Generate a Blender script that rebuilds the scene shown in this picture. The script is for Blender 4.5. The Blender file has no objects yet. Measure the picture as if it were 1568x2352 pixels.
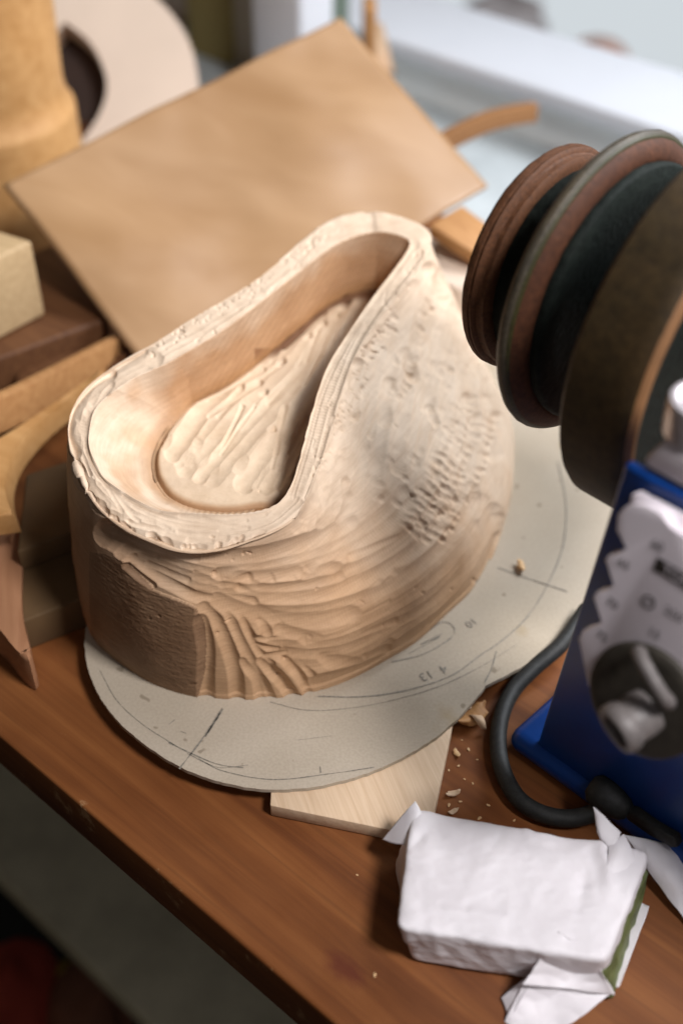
import bpy, bmesh, math, random
import numpy as np
from mathutils import Vector, Matrix, noise as mnoise
random.seed(7); RNG = np.random.default_rng(7)
S = bpy.context.scene
COL = S.collection

# ------------------------------------------------------------------ camera
FPX, PITCH, CAMH = 2850.0, math.radians(42), 0.40
FW = np.array([0, math.cos(PITCH), -math.sin(PITCH)])
UP = np.array([0, math.sin(PITCH), math.cos(PITCH)])
RT = np.array([1.0, 0, 0])
CAM = np.array([0, 0, CAMH])
cam = bpy.data.cameras.new('camera'); camo = bpy.data.objects.new('camera', cam); COL.objects.link(camo)
camo.location = CAM; camo.rotation_euler = (math.radians(90) - PITCH, 0, 0)
cam.sensor_fit = 'VERTICAL'; cam.sensor_height = 36; cam.lens = FPX / 2352 * 36
cam.clip_start = .01; cam.clip_end = 60
cam.dof.use_dof = True; cam.dof.focus_distance = .468; cam.dof.aperture_fstop = 4.3; cam.dof.aperture_blades = 9
S.camera = camo

# ------------------------------------------------------------------ light, exposure
S.view_settings.view_transform = 'Standard'; S.view_settings.look = 'None'
S.view_settings.exposure = 0.0; S.view_settings.gamma = 1.0; S.view_settings.use_curve_mapping = False
W = bpy.data.worlds.new('World'); S.world = W; W.use_nodes = True
bg = W.node_tree.nodes['Background']; bg.inputs[0].default_value = (1.0, .74, .50, 1); bg.inputs[1].default_value = .035
E1 = np.array([.751, -.660, 0]); E2 = np.array([.660, .751, 0])   # along / across the bench


def area_light(name, loc, target, sx, sy, energy, col):
    l = bpy.data.lights.new(name, 'AREA'); l.shape = 'RECTANGLE'; l.size = sx; l.size_y = sy
    l.energy = energy; l.color = col
    o = bpy.data.objects.new(name, l); COL.objects.link(o); o.location = loc
    o.rotation_euler = (Vector(target) - Vector(loc)).to_track_quat('-Z', 'Y').to_euler()
    return o


area_light('key_light', (.50, -.05, .96), (0.03, .32, .03), .22, .22, 13, (1.0, .965, .97))
area_light('window_light', (.80, .80, .84), (0.0, .42, .05), .6, .5, 19.5, (.91, .945, 1.0))
area_light('room_light', (.02, -.50, .80), (0.08, .36, .05), .7, .5, .9, (.95, .92, 1.0))

# ------------------------------------------------------------------ helpers


def ray(u, v):
    return RT * ((u - 784) / FPX) + UP * ((1176 - v) / FPX) + FW


def P(u, v, z):
    d = ray(u, v); return CAM + d * ((z - CAMH) / d[2])


def PP(u, v, p0, n):
    d = ray(u, v); return CAM + d * (np.dot(np.array(p0) - CAM, n) / np.dot(d, n))


def proj(q):
    d = q - CAM; t = d @ FW
    return np.stack([784 + FPX * d[..., 0] / t, 1176 - FPX * (d @ UP) / t], -1)


def sstep(a, b, x):
    t = np.clip((x - a) / (b - a), 0, 1); return t * t * (3 - 2 * t)


def crom(pts, n):
    p = np.array(pts, float); d = np.r_[0, np.cumsum(np.linalg.norm(np.diff(p, axis=0), axis=1))]
    m = np.zeros_like(p)
    m[1:-1] = (p[2:] - p[:-2]) / (d[2:] - d[:-2])[:, None]
    m[0] = (p[1] - p[0]) / (d[1] - d[0]); m[-1] = (p[-1] - p[-2]) / (d[-1] - d[-2])
    t = np.linspace(0, d[-1], n); k = np.clip(np.searchsorted(d, t, 'right') - 1, 0, len(p) - 2)
    h = (d[k + 1] - d[k]); s = (t - d[k]) / h; s2, s3 = s * s, s * s * s
    return ((2 * s3 - 3 * s2 + 1)[:, None] * p[k] + ((s3 - 2 * s2 + s) * h)[:, None] * m[k]
            + (-2 * s3 + 3 * s2)[:, None] * p[k + 1] + ((s3 - s2) * h)[:, None] * m[k + 1])


def vnoise(p, seed=0):
    """smooth value noise, p (N,3) -> about -1..1"""
    p = np.asarray(p, float); i = np.floor(p).astype(np.int64); f = p - i; f = f * f * (3 - 2 * f)

    def h(a, b, c):
        n = (a * 73856093) ^ (b * 19349663) ^ (c * 83492791) ^ (seed * 2654435)
        n = (n ^ (n >> 13)) * 1274126177 & 0x7fffffff
        return (n & 0xffff) / 32767.5 - 1
    r = 0
    for dx in (0, 1):
        for dy in (0, 1):
            for dz in (0, 1):
                w = (f[:, 0] if dx else 1 - f[:, 0]) * (f[:, 1] if dy else 1 - f[:, 1]) * (f[:, 2] if dz else 1 - f[:, 2])
                r = r + w * h(i[:, 0] + dx, i[:, 1] + dy, i[:, 2] + dz)
    return r


def link(name, me, mat, parent=None):
    o = bpy.data.objects.new(name, me); COL.objects.link(o)
    if mat: me.materials.append(mat)
    if parent is not None:
        o.parent = parent; o.matrix_parent_inverse = Matrix.Translation(parent.location).inverted()
    return o


def from_bm(name, bm, mat, parent=None, smooth=False, auto=None):
    bmesh.ops.recalc_face_normals(bm, faces=bm.faces)
    me = bpy.data.meshes.new(name); bm.to_mesh(me); bm.free()
    if smooth or auto:
        for p in me.polygons: p.use_smooth = True
    o = link(name, me, mat, parent)
    if auto: me.set_sharp_from_angle(angle=math.radians(auto))
    return o


def tag(o, label, cat, group=None, kind=None):
    if label: o['label'] = label
    if cat: o['category'] = cat
    if group: o['group'] = group
    if kind: o['kind'] = kind
    return o


def thing(name, loc, label, cat, group=None):
    o = bpy.data.objects.new(name, None); COL.objects.link(o); o.location = loc; o.empty_display_size = .02
    return tag(o, label, cat, group)


def hexa_bm(b4, t4, bevel=0, seg=3, bm=None):
    own = bm or bmesh.new()
    vs = [own.verts.new(tuple(p)) for p in list(b4) + list(t4)]
    fs = [own.faces.new([vs[i] for i in q]) for q in ((3, 2, 1, 0), (4, 5, 6, 7), (0, 1, 5, 4), (1, 2, 6, 5), (2, 3, 7, 6), (3, 0, 4, 7))]
    if bevel:
        es = list({e for f in fs for e in f.edges})
        bmesh.ops.bevel(own, geom=es, offset=bevel, segments=seg, affect='EDGES', profile=.5)
    return own


def obox(o, ax, ay, lx, ly, z0, z1):
    """oriented box: origin corner o (xy), unit axes ax, ay"""
    o = np.array([o[0], o[1], 0]); ax = np.array([*ax[:2], 0]); ay = np.array([*ay[:2], 0])
    c = [o, o + ax * lx, o + ax * lx + ay * ly, o + ay * ly]
    return [p + [0, 0, z0] for p in c], [p + [0, 0, z1] for p in c]


def prism_bm(top, down, bevel=0, seg=2):
    """closed outline 'top' (3d points) extruded by the vector 'down'"""
    bm = bmesh.new(); d = np.array(down)
    a = [bm.verts.new(tuple(p)) for p in top]; b = [bm.verts.new(tuple(np.array(p) + d)) for p in top]
    ft = bm.faces.new(a); bm.faces.new(b[::-1]); n = len(a)
    for i in range(n): bm.faces.new((a[i], b[i], b[(i + 1) % n], a[(i + 1) % n]))
    if bevel:
        bmesh.ops.bevel(bm, geom=list(ft.edges), offset=bevel, segments=seg, affect='EDGES', profile=.5)
    return bm


def sweep_bm(path, wdir, w, h, taper=None, roundc=.0012):
    """strip: path = top centre line; wdir(list) horizontal thickness direction from tangent; h downwards"""
    bm = bmesh.new(); n = len(path); rings = []
    for i in range(n):
        t = path[min(i + 1, n - 1)] - path[max(i - 1, 0)]; t = t / np.linalg.norm(t)
        side = np.cross(t, [0, 0, 1.0]); side /= np.linalg.norm(side)
        k = 1 if taper is None else taper(i / (n - 1)); c = path[i]; r = roundc
        ww, hh = w * k / 2, h * k
        prof = [(-ww, -r), (-ww + r * .3, -r * .3), (-ww + r, 0), (ww - r, 0), (ww - r * .3, -r * .3), (ww, -r), (ww, -hh + r), (ww - r, -hh), (-ww + r, -hh), (-ww, -hh + r)]
        rings.append([bm.verts.new(tuple(c + side * a + np.array([0, 0, b]))) for a, b in prof])
    m = len(rings[0])
    for i in range(n - 1):
        for j in range(m): bm.faces.new((rings[i][j], rings[i][(j + 1) % m], rings[i + 1][(j + 1) % m], rings[i + 1][j]))
    bm.faces.new(rings[0][::-1]); bm.faces.new(rings[-1])
    return bm


def tube_bm(path, r, k=14, bm=None):
    bm = bm or bmesh.new(); n = len(path); rings = []; rr = r if callable(r) else (lambda t: r)
    for i in range(n):
        t = path[min(i + 1, n - 1)] - path[max(i - 1, 0)]; t = t / np.linalg.norm(t)
        a = np.cross(t, [0.0, .1, 1.0]); a /= np.linalg.norm(a); b = np.cross(t, a)
        rings.append([bm.verts.new(tuple(path[i] + rr(i / (n - 1)) * (math.cos(q) * a + math.sin(q) * b))) for q in np.linspace(0, 2 * math.pi, k, endpoint=False)])
    for i in range(n - 1):
        for j in range(k): bm.faces.new((rings[i][j], rings[i][(j + 1) % k], rings[i + 1][(j + 1) % k], rings[i + 1][j]))
    bm.faces.new(rings[0][::-1]); bm.faces.new(rings[-1])
    return bm


def lathe_bm(prof, c, ax, seg=96, bm=None, wob=0, seed=0):
    """prof: list of (radius, distance along ax); closed on the axis when radius 0"""
    bm = bm or bmesh.new(); ax = np.array(ax, float); ax /= np.linalg.norm(ax); c = np.array(c, float)
    a = np.cross(ax, [0, 0, 1.0]) if abs(ax[2]) < .9 else np.array([1.0, 0, 0]); a /= np.linalg.norm(a); b = np.cross(a, ax)
    rings = []
    for r, s in prof:
        if r <= 1e-9: rings.append([bm.verts.new(tuple(c + ax * s))])
        else:
            ring = []
            for q in np.linspace(0, 2 * math.pi, seg, endpoint=False):
                k = r + (wob * mnoise.noise(Vector((math.cos(q) * 9, math.sin(q) * 9, s * 400 + seed))) if wob else 0)
                ring.append(bm.verts.new(tuple(c + ax * s + k * (math.cos(q) * a + math.sin(q) * b))))
            rings.append(ring)
    for A, B in zip(rings[:-1], rings[1:]):
        for j in range(seg):
            j2 = (j + 1) % seg
            if len(A) == 1 and len(B) == 1: continue
            if len(A) == 1: bm.faces.new((A[0], B[j], B[j2]))
            elif len(B) == 1: bm.faces.new((A[j], B[0], A[j2]))
            else: bm.faces.new((A[j], B[j], B[j2], A[j2]))
    return bm


# ------------------------------------------------------------------ materials
def nodes(name):
    m = bpy.data.materials.new(name); m.use_nodes = True; nt = m.node_tree
    return m, nt, nt.nodes['Principled BSDF']


def N(nt, typ, **kw):
    n = nt.nodes.new(typ)
    for k, v in kw.items():
        if k in n.inputs: n.inputs[k].default_value = v
        else: setattr(n, k, v)
    return n


def coords(nt, scale=(1, 1, 1), rot=0):
    tc = N(nt, 'ShaderNodeTexCoord'); mp = N(nt, 'ShaderNodeMapping')
    mp.inputs['Scale'].default_value = scale; rt_ = N(nt, 'ShaderNodeMapping'); rt_.inputs['Rotation'].default_value = (0, 0, rot)   # turn first, then stretch
    nt.links.new(tc.outputs['Object'], rt_.inputs[0]); nt.links.new(rt_.outputs[0], mp.inputs[0]); return mp.outputs[0]


def ramp(nt, fac, stops):
    r = N(nt, 'ShaderNodeValToRGB'); e = r.color_ramp.elements
    while len(e) < len(stops): e.new(.5)
    for x, (p, c) in zip(e, stops): x.position = p; x.color = (*c, 1) if len(c) == 3 else c
    nt.links.new(fac, r.inputs[0]); return r.outputs[0]


def mixc(nt, f, a, b, typ='MIX'):
    m = N(nt, 'ShaderNodeMix', data_type='RGBA', blend_type=typ)
    for s, v in ((0, f), (6, a), (7, b)):
        if hasattr(v, 'is_output'): nt.links.new(v, m.inputs[s])
        elif s == 0: m.inputs[0].default_value = v
        else: m.inputs[s].default_value = (*v, 1)
    return m.outputs[2]


def bump(nt, bsdf, h, strength=.3, dist=.001):
    b = N(nt, 'ShaderNodeBump', Strength=strength, Distance=dist); nt.links.new(h, b.inputs['Height'])
    nt.links.new(b.outputs[0], bsdf.inputs['Normal']); return b


def plain(name, col, rough=.6, metal=0, var=.18, scale=60, bstr=.15, bdist=.0005, spec=.5):
    m, nt, b = nodes(name); co = coords(nt)
    n = N(nt, 'ShaderNodeTexNoise', Scale=scale, Detail=6, Roughness=.65); nt.links.new(co, n.inputs[0])
    c = ramp(nt, n.outputs[0], [(.3, tuple(x * (1 - var) for x in col)), (.7, tuple(min(1, x * (1 + var)) for x in col))])
    nt.links.new(c, b.inputs['Base Color']); b.inputs['Roughness'].default_value = rough; b.inputs['Metallic'].default_value = metal
    b.inputs['Specular IOR Level'].default_value = spec
    if bstr: bump(nt, b, n.outputs[0], bstr, bdist)
    return m


def wood(name, lo, hi, rot=0, scale=1, rough=.6, spec=.3, stretch=14, coarse=22):
    """grain runs along the local x axis turned by rot (about z)"""
    m, nt, b = nodes(name)
    co = coords(nt, (coarse * scale, coarse * scale * stretch, coarse * scale * stretch), rot)
    n1 = N(nt, 'ShaderNodeTexNoise', Scale=1.0, Detail=8, Roughness=.6, Distortion=.4); nt.links.new(co, n1.inputs[0])
    n2 = N(nt, 'ShaderNodeTexNoise', Scale=9 * scale, Detail=4); nt.links.new(coords(nt), n2.inputs[0])
    c1 = ramp(nt, n1.outputs[0], [(.28, lo), (.72, hi)])
    c2 = ramp(nt, n2.outputs[0], [(.3, (.80, .78, .76)), (.7, (1.12, 1.12, 1.12))])
    nt.links.new(mixc(nt, 1, c1, c2, 'MULTIPLY'), b.inputs['Base Color'])
    b.inputs['Roughness'].default_value = rough; b.inputs['Specular IOR Level'].default_value = spec
    bump(nt, b, n1.outputs[0], .25, .0006)
    return m


M = {}
M['pale_wood'] = wood('pale_wood', (.55, .38, .24), (.70, .52, .36), rot=.4)
M['block_wood'] = wood('block_wood', (.42, .29, .15), (.54, .39, .22), rot=.4)
M['board_wood'] = wood('board_wood', (.60, .43, .28), (.74, .57, .40), rot=1.25, stretch=20)
M['ply_edge'] = wood('ply_edge', (.22, .13, .07), (.40, .26, .15), rot=.2)
M['tan_wood'] = wood('tan_wood', (.33, .155, .055), (.48, .26, .105), rot=.75)
M['brown_wood'] = wood('brown_wood', (.085, .032, .012), (.15, .065, .025), rot=.7)
M['shade_brown'] = plain('shade_brown', (.03, .012, .006), .7)
M['edge_brown'] = plain('edge_brown', (.22, .105, .04), .7)
M['strip_brown'] = wood('strip_brown', (.20, .09, .032), (.30, .15, .06), rot=.75)
M['red_wood'] = wood('red_wood', (.34, .16, .08), (.46, .24, .13), rot=1.4)
M['honey_wood'] = wood('honey_wood', (.40, .20, .065), (.56, .32, .13), rot=.5, coarse=9)
M['ivory_wood'] = plain('ivory_wood', (.66, .53, .42), .55, var=.06, scale=12)
M['blue_paint'] = plain('blue_paint', (.004, .048, .24), .34, var=.12, scale=90, bstr=.08, bdist=.0003)
M['black_rubber'] = plain('black_rubber', (.014, .015, .014), .62, var=.6, scale=420, bstr=.3, bdist=.0003)
M['white_plastic'] = plain('white_plastic', (.80, .74, .79), .42, var=.04, scale=40, bstr=.03)
M['cast_metal'] = plain('cast_metal', (.66, .61, .64), .45, var=.05, scale=60, bstr=.1)
M['sleeve_metal'] = plain('sleeve_metal', (.62, .58, .60), .28, .55, var=.03, scale=50, bstr=0)
M['chrome'] = plain('chrome', (.75, .72, .74), .16, 1.0, var=.03, scale=50, bstr=0)
M['dial_grey'] = plain('dial_grey', (.035, .030, .022), .6, var=.35, scale=260, bstr=.3, bdist=.0004)
M['knob_grey'] = plain('knob_grey', (.15, .135, .13), .5, var=.25, scale=300, bstr=.2, bdist=.0003)
M['print_black'] = plain('print_black', (.03, .025, .02), .6, var=.1, bstr=0)
M['pencil'] = plain('pencil', (.22, .20, .165), .55, var=.5, scale=900, bstr=0)
M['dark_floor'] = plain('dark_floor', (.010, .011, .010), .8, var=.3, scale=6, bstr=0)
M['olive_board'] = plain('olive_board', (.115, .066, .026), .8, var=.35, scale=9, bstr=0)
M['grey_board'] = plain('grey_board', (.62, .61, .45), .8, var=.3, scale=9, bstr=0)
M['red_cloth'] = plain('red_cloth', (.42, .06, .035), .8, var=.3, scale=20, bstr=0)
M['yellow_cloth'] = plain('yellow_cloth', (.5, .34, .05), .8, var=.3, scale=20, bstr=0)
M['brown_cloth'] = plain('brown_cloth', (.22, .09, .05), .8, var=.3, scale=20, bstr=0)
M['grey_wall'] = plain('grey_wall', (.78, .82, .82), .8, var=.05, scale=7, bstr=0)
M['ledge_grey'] = plain('ledge_grey', (.45, .49, .50), .7, var=.25, scale=7, bstr=0)
M['white_frame'] = plain('white_frame', (.62, .64, .68), .4, var=.03, scale=7, bstr=0)
M['khaki_wall'] = plain('khaki_wall', (.34, .27, .10), .8, var=.12, scale=5, bstr=0)
M['beige_wall'] = plain('beige_wall', (.47, .42, .33), .8, var=.08, scale=5, bstr=0)
M['gap_shade'] = plain('gap_shade', (.10, .13, .10), .8, var=.08, scale=5, bstr=0)
M['peach_clay'] = plain('peach_clay', (.80, .50, .40), .8, var=.06, scale=9, bstr=0)
M['grey_stone'] = plain('grey_stone', (.50, .46, .46), .8, var=.1, scale=9, bstr=0)
M['ground_pale'] = plain('ground_pale', (.80, .79, .76), .9, var=.05, scale=3, bstr=0)
M['chip_wood'] = plain('chip_wood', (.62, .40, .20), .6, var=.25, scale=200, bstr=.2)
M['green_bar'] = plain('green_bar', (.12, .145, .05), .5, var=.5, scale=160, bstr=.4, bdist=.0008)


def mat_table():
    m, nt, b = nodes('table_wood'); ang = math.atan2(E1[1], E1[0])
    co = coords(nt, (5, 105, 105), -ang)
    n1 = N(nt, 'ShaderNodeTexNoise', Scale=1.0, Detail=9, Roughness=.62, Distortion=.6); nt.links.new(co, n1.inputs[0])
    n3 = N(nt, 'ShaderNodeTexNoise', Scale=11, Detail=5); nt.links.new(coords(nt), n3.inputs[0])
    c1 = ramp(nt, n1.outputs[0], [(.30, (.135, .046, .015)), (.5, (.20, .072, .022)), (.72, (.275, .108, .034))])
    c2 = ramp(nt, n3.outputs[0], [(.3, (.74, .66, .62)), (.72, (1.15, 1.15, 1.1))])
    base = mixc(nt, 1, c1, c2, 'MULTIPLY')
    # thin dark pores
    co2 = coords(nt, (9, 420, 420), -ang); n4 = N(nt, 'ShaderNodeTexNoise', Scale=1.0, Detail=3); nt.links.new(co2, n4.inputs[0])
    pore = ramp(nt, n4.outputs[0], [(.60, (0, 0, 0)), (.70, (1, 1, 1))])
    base = mixc(nt, mixc(nt, .35, (0, 0, 0), pore), base, (.12, .045, .015))
    # worn pale chips along the front edge
    tc = N(nt, 'ShaderNodeTexCoord'); dt = N(nt, 'ShaderNodeVectorMath', operation='DOT_PRODUCT'); dt.inputs[1].default_value = tuple(E2)
    nt.links.new(tc.outputs['Object'], dt.inputs[0])
    near = N(nt, 'ShaderNodeMapRange'); near.inputs[1].default_value = .1425; near.inputs[2].default_value = .165; near.inputs[3].default_value = 1; near.inputs[4].default_value = 0
    nt.links.new(dt.outputs['Value'], near.inputs[0])
    n5 = N(nt, 'ShaderNodeTexNoise', Scale=55, Detail=8, Roughness=.75); nt.links.new(coords(nt), n5.inputs[0])
    mul = N(nt, 'ShaderNodeMath', operation='MULTIPLY'); nt.links.new(near.outputs[0], mul.inputs[0]); nt.links.new(n5.outputs[0], mul.inputs[1])
    wear = ramp(nt, mul.outputs[0], [(.57, (0, 0, 0)), (.66, (.6, .6, .6))])
    base = mixc(nt, wear, base, (.55, .36, .19))
    # a dark knot near the front edge
    kp = P(792, 2226, 0); sb = N(nt, 'ShaderNodeVectorMath', operation='SUBTRACT'); sb.inputs[1].default_value = tuple(kp); nt.links.new(tc.outputs['Object'], sb.inputs[0])
    mr = N(nt, 'ShaderNodeMapping'); mr.inputs['Rotation'].default_value = (0, 0, -ang); nt.links.new(sb.outputs[0], mr.inputs[0]); mk = N(nt, 'ShaderNodeMapping'); mk.inputs['Scale'].default_value = (95, 190, 1); nt.links.new(mr.outputs[0], mk.inputs[0])
    nk = N(nt, 'ShaderNodeTexNoise', Scale=1.3, Detail=4); nt.links.new(mk.outputs[0], nk.inputs[0])
    ad = N(nt, 'ShaderNodeVectorMath', operation='MULTIPLY_ADD'); ad.inputs[1].default_value = (1.1, 1.1, 0); nt.links.new(nk.outputs['Color'], ad.inputs[0]); nt.links.new(mk.outputs[0], ad.inputs[2])
    of = N(nt, 'ShaderNodeVectorMath', operation='SUBTRACT'); of.inputs[1].default_value = (.55, .55, 0); nt.links.new(ad.outputs[0], of.inputs[0])
    le = N(nt, 'ShaderNodeVectorMath', operation='LENGTH'); nt.links.new(of.outputs[0], le.inputs[0])
    base = mixc(nt, ramp(nt, le.outputs['Value'], [(.35, (.8, .8, .8)), (1.0, (0, 0, 0))]), base, (.11, .025, .012))
    # small pale scratches and spots all over
    n6 = N(nt, 'ShaderNodeTexNoise', Scale=120, Detail=4, Roughness=.8); nt.links.new(coords(nt, (1, 1, 1), .3), n6.inputs[0])
    sp = ramp(nt, n6.outputs[0], [(.70, (0, 0, 0)), (.76, (.6, .6, .6))])
    base = mixc(nt, sp, base, (.48, .29, .15))
    nt.links.new(base, b.inputs['Base Color'])
    r = ramp(nt, n3.outputs[0], [(.3, (.38, .38, .38)), (.7, (.55, .55, .55))]); nt.links.new(r, b.inputs['Roughness'])
    b.inputs['Specular IOR Level'].default_value = .4
    bump(nt, b, n1.outputs[0], .18, .0006)
    return m


def mat_card():
    m, nt, b = nodes('card_grey'); co = coords(nt)
    a = N(nt, 'ShaderNodeTexNoise', Scale=22, Detail=6); c = N(nt, 'ShaderNodeTexNoise', Scale=900, Detail=2); d = N(nt, 'ShaderNodeTexNoise', Scale=170, Detail=1)
    for n in (a, c, d): nt.links.new(co, n.inputs[0])
    base = ramp(nt, a.outputs[0], [(.3, (.40, .34, .26)), (.7, (.455, .395, .315))])
    base = mixc(nt, 1, base, ramp(nt, c.outputs[0], [(.35, (.94, .935, .93)), (.65, (1.04, 1.04, 1.035))]), 'MULTIPLY')
    base = mixc(nt, ramp(nt, d.outputs[0], [(.74, (0, 0, 0)), (.78, (.7, .7, .7))]), base, (.20, .16, .11))
    e = N(nt, 'ShaderNodeTexNoise', Scale=38, Detail=3); nt.links.new(coords(nt, (1, 1, 1), 1.0), e.inputs[0])
    base = mixc(nt, ramp(nt, e.outputs[0], [(.66, (0, 0, 0)), (.74, (.42, .42, .42))]), base, (.33, .24, .12))
    nt.links.new(base, b.inputs['Base Color']); b.inputs['Roughness'].default_value = .75; b.inputs['Specular IOR Level'].default_value = .25
    bump(nt, b, c.outputs[0], .2, .0002); return m


def mat_kraft():
    m, nt, b = nodes('kraft_veneer')
    a = N(nt, 'ShaderNodeTexNoise', Scale=1, Detail=5, Distortion=.5); nt.links.new(coords(nt, (7, 26, 26), .25), a.inputs[0])
    c = N(nt, 'ShaderNodeTexNoise', Scale=5, Detail=2); nt.links.new(coords(nt), c.inputs[0])
    base = ramp(nt, a.outputs[0], [(.3, (.325, .185, .085)), (.68, (.42, .26, .138))])
    base = mixc(nt, 1, base, ramp(nt, c.outputs[0], [(.35, (.92, .89, .86)), (.65, (1.05, 1.05, 1.05))]), 'MULTIPLY')
    nt.links.new(base, b.inputs['Base Color']); b.inputs['Roughness'].default_value = .42; b.inputs['Specular IOR Level'].default_value = .5
    bump(nt, b, a.outputs[0], .3, .002); return m


def mat_hat():
    m, nt, b = nodes('linden_wood')
    at = N(nt, 'ShaderNodeAttribute', attribute_name='tone')
    n1 = N(nt, 'ShaderNodeTexNoise', Scale=1, Detail=7, Roughness=.65); nt.links.new(coords(nt, (60, 60, 900)), n1.inputs[0])
    n2 = N(nt, 'ShaderNodeTexNoise', Scale=70, Detail=5, Roughness=.6); nt.links.new(coords(nt), n2.inputs[0])
    n3 = N(nt, 'ShaderNodeTexNoise', Scale=520, Detail=6, Roughness=.7); nt.links.new(coords(nt), n3.inputs[0])
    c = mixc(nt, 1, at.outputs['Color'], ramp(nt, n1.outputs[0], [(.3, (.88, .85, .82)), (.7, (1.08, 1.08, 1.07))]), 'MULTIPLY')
    c = mixc(nt, 1, c, ramp(nt, n2.outputs[0], [(.3, (.90, .86, .82)), (.65, (1.05, 1.05, 1.05))]), 'MULTIPLY')
    nt.links.new(c, b.inputs['Base Color']); b.inputs['Roughness'].default_value = .62; b.inputs['Specular IOR Level'].default_value = .28
    b.inputs['Subsurface Weight'].default_value = 0.0
    mx = mixc(nt, .6, n1.outputs[0], n3.outputs[0]); bump(nt, b, mx, .42, .0005)
    return m


def mat_paper():
    m, nt, b = nodes('white_paper')
    a = N(nt, 'ShaderNodeTexNoise', Scale=60, Detail=6, Roughness=.6); nt.links.new(coords(nt), a.inputs[0])
    c = ramp(nt, a.outputs[0], [(.3, (.74, .71, .74)), (.7, (.82, .80, .83))])
    d = N(nt, 'ShaderNodeTexNoise', Scale=90, Detail=3); nt.links.new(coords(nt, (1, 1, 1), 2.0), d.inputs[0])
    c = mixc(nt, ramp(nt, d.outputs[0], [(.72, (0, 0, 0)), (.8, (.45, .45, .45))]), c, (.38, .33, .2))
    nt.links.new(c, b.inputs['Base Color']); b.inputs['Roughness'].default_value = .55
    b.inputs['Specular IOR Level'].default_value = .35
    bump(nt, b, a.outputs[0], .25, .0012); return m


def mat_wheel(name, bands, rough=.7, nscale=700, bstr=.6, spec=.3):
    """bands: colour by distance from the wheel axis is left to separate parts; this is worn leather"""
    m, nt, b = nodes(name); co = coords(nt)
    a = N(nt, 'ShaderNodeTexNoise', Scale=nscale, Detail=4, Roughness=.7); c = N(nt, 'ShaderNodeTexNoise', Scale=45, Detail=4)
    for n in (a, c): nt.links.new(co, n.inputs[0])
    base = mixc(nt, c.outputs[0], bands[0], bands[1])
    base = mixc(nt, 1, base, ramp(nt, a.outputs[0], [(.3, (.6, .6, .6)), (.7, (1.35, 1.35, 1.3))]), 'MULTIPLY')
    sp = ramp(nt, a.outputs[0], [(.68, (0, 0, 0)), (.78, (.5, .5, .5))])
    base = mixc(nt, sp, base, bands[2])
    nt.links.new(base, b.inputs['Base Color']); b.inputs['Roughness'].default_value = rough; b.inputs['Specular IOR Level'].default_value = spec
    bump(nt, b, a.outputs[0], bstr, .0006); return m


M['table'] = mat_table(); M['card'] = mat_card(); M['kraft'] = mat_kraft(); M['hat'] = mat_hat(); M['paper'] = mat_paper()
M['leather'] = mat_wheel('leather', ((.075, .029, .012), (.12, .048, .02), (.28, .16, .09)), bstr=.4)
M['leather_red'] = mat_wheel('leather_red', ((.055, .018, .008), (.085, .032, .014), (.20, .10, .06)), nscale=400, bstr=.3)
M['leather_paste'] = mat_wheel('leather_paste', ((.045, .042, .034), (.085, .065, .04), (.2, .19, .15)), rough=.5, bstr=.3)
M['leather_dark'] = mat_wheel('leather_dark', ((.020, .016, .007), (.055, .030, .010), (.10, .065, .03)), rough=.6, nscale=300, bstr=.3)
M['paste_green'] = mat_wheel('paste_green', ((.03, .028, .010), (.048, .042, .016), (.12, .11, .06)), rough=.5, bstr=.2)
M['wheel_black'] = mat_wheel('wheel_black', ((.006, .009, .008), (.013, .017, .014), (.12, .13, .11)), nscale=380, bstr=1.0, spec=.12)


def mat_emit(name, col, s):
    m = bpy.data.materials.new(name); m.use_nodes = True; nt = m.node_tree; nt.nodes.clear()
    e = N(nt, 'ShaderNodeEmission', Color=(*col, 1), Strength=s); o = N(nt, 'ShaderNodeOutputMaterial'); nt.links.new(e.outputs[0], o.inputs[0]); return m


# ------------------------------------------------------------------ setting: floor, bench, wall, window
def quad(name, pts, mat, parent=None):
    bm = bmesh.new(); bm.faces.new([bm.verts.new(tuple(p)) for p in pts]); return from_bm(name, bm, mat, parent)


def tb(a, b, z):   # bench coordinates -> world
    q = E1 * a + E2 * b; return np.array([q[0], q[1], z])


fl = quad('floor', [tb(-2.2, -1.2, -.78), tb(2.2, -1.2, -.78), tb(2.2, .86, -.78), tb(-2.2, .86, -.78)], M['dark_floor']); tag(fl, None, None, kind='structure')

TF = .1425
tabl = from_bm('table', hexa_bm(*obox(tb(-1.1, TF, 0), E1, E2, 2.2, .455, -.026, 0), bevel=.0016, seg=3), M['table'], auto=40)
tag(tabl, 'worn orange brown wooden workbench with a chipped front edge', 'table')

# board below the bench front
a0, a1 = P(0, 2010, -.30), P(350, 2352, -.30); dd = a1 - a0; dd /= np.linalg.norm(dd); nn = np.array([-dd[1], dd[0], 0])
o = a0 - dd * .6
sh = from_bm('plank', hexa_bm(*obox(o, dd, nn, 1.8, .24, -.325, -.30), bevel=.003), M['grey_board'], auto=40)
tag(sh, 'blurred grey green plank lying low in front of the bench', 'plank')


def lump(name, c, r, mat, label, cat, seed):
    bm = bmesh.new(); bmesh.ops.create_icosphere(bm, subdivisions=4, radius=1)
    for v in bm.verts:
        k = 1 + .22 * mnoise.noise(v.co * 1.7 + Vector((seed, 0, 0))); v.co = Vector((v.co.x * r[0] * k + c[0], v.co.y * r[1] * k + c[1], v.co.z * r[2] * k + c[2]))
    return tag(from_bm(name, bm, mat, smooth=True), label, cat)


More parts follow.
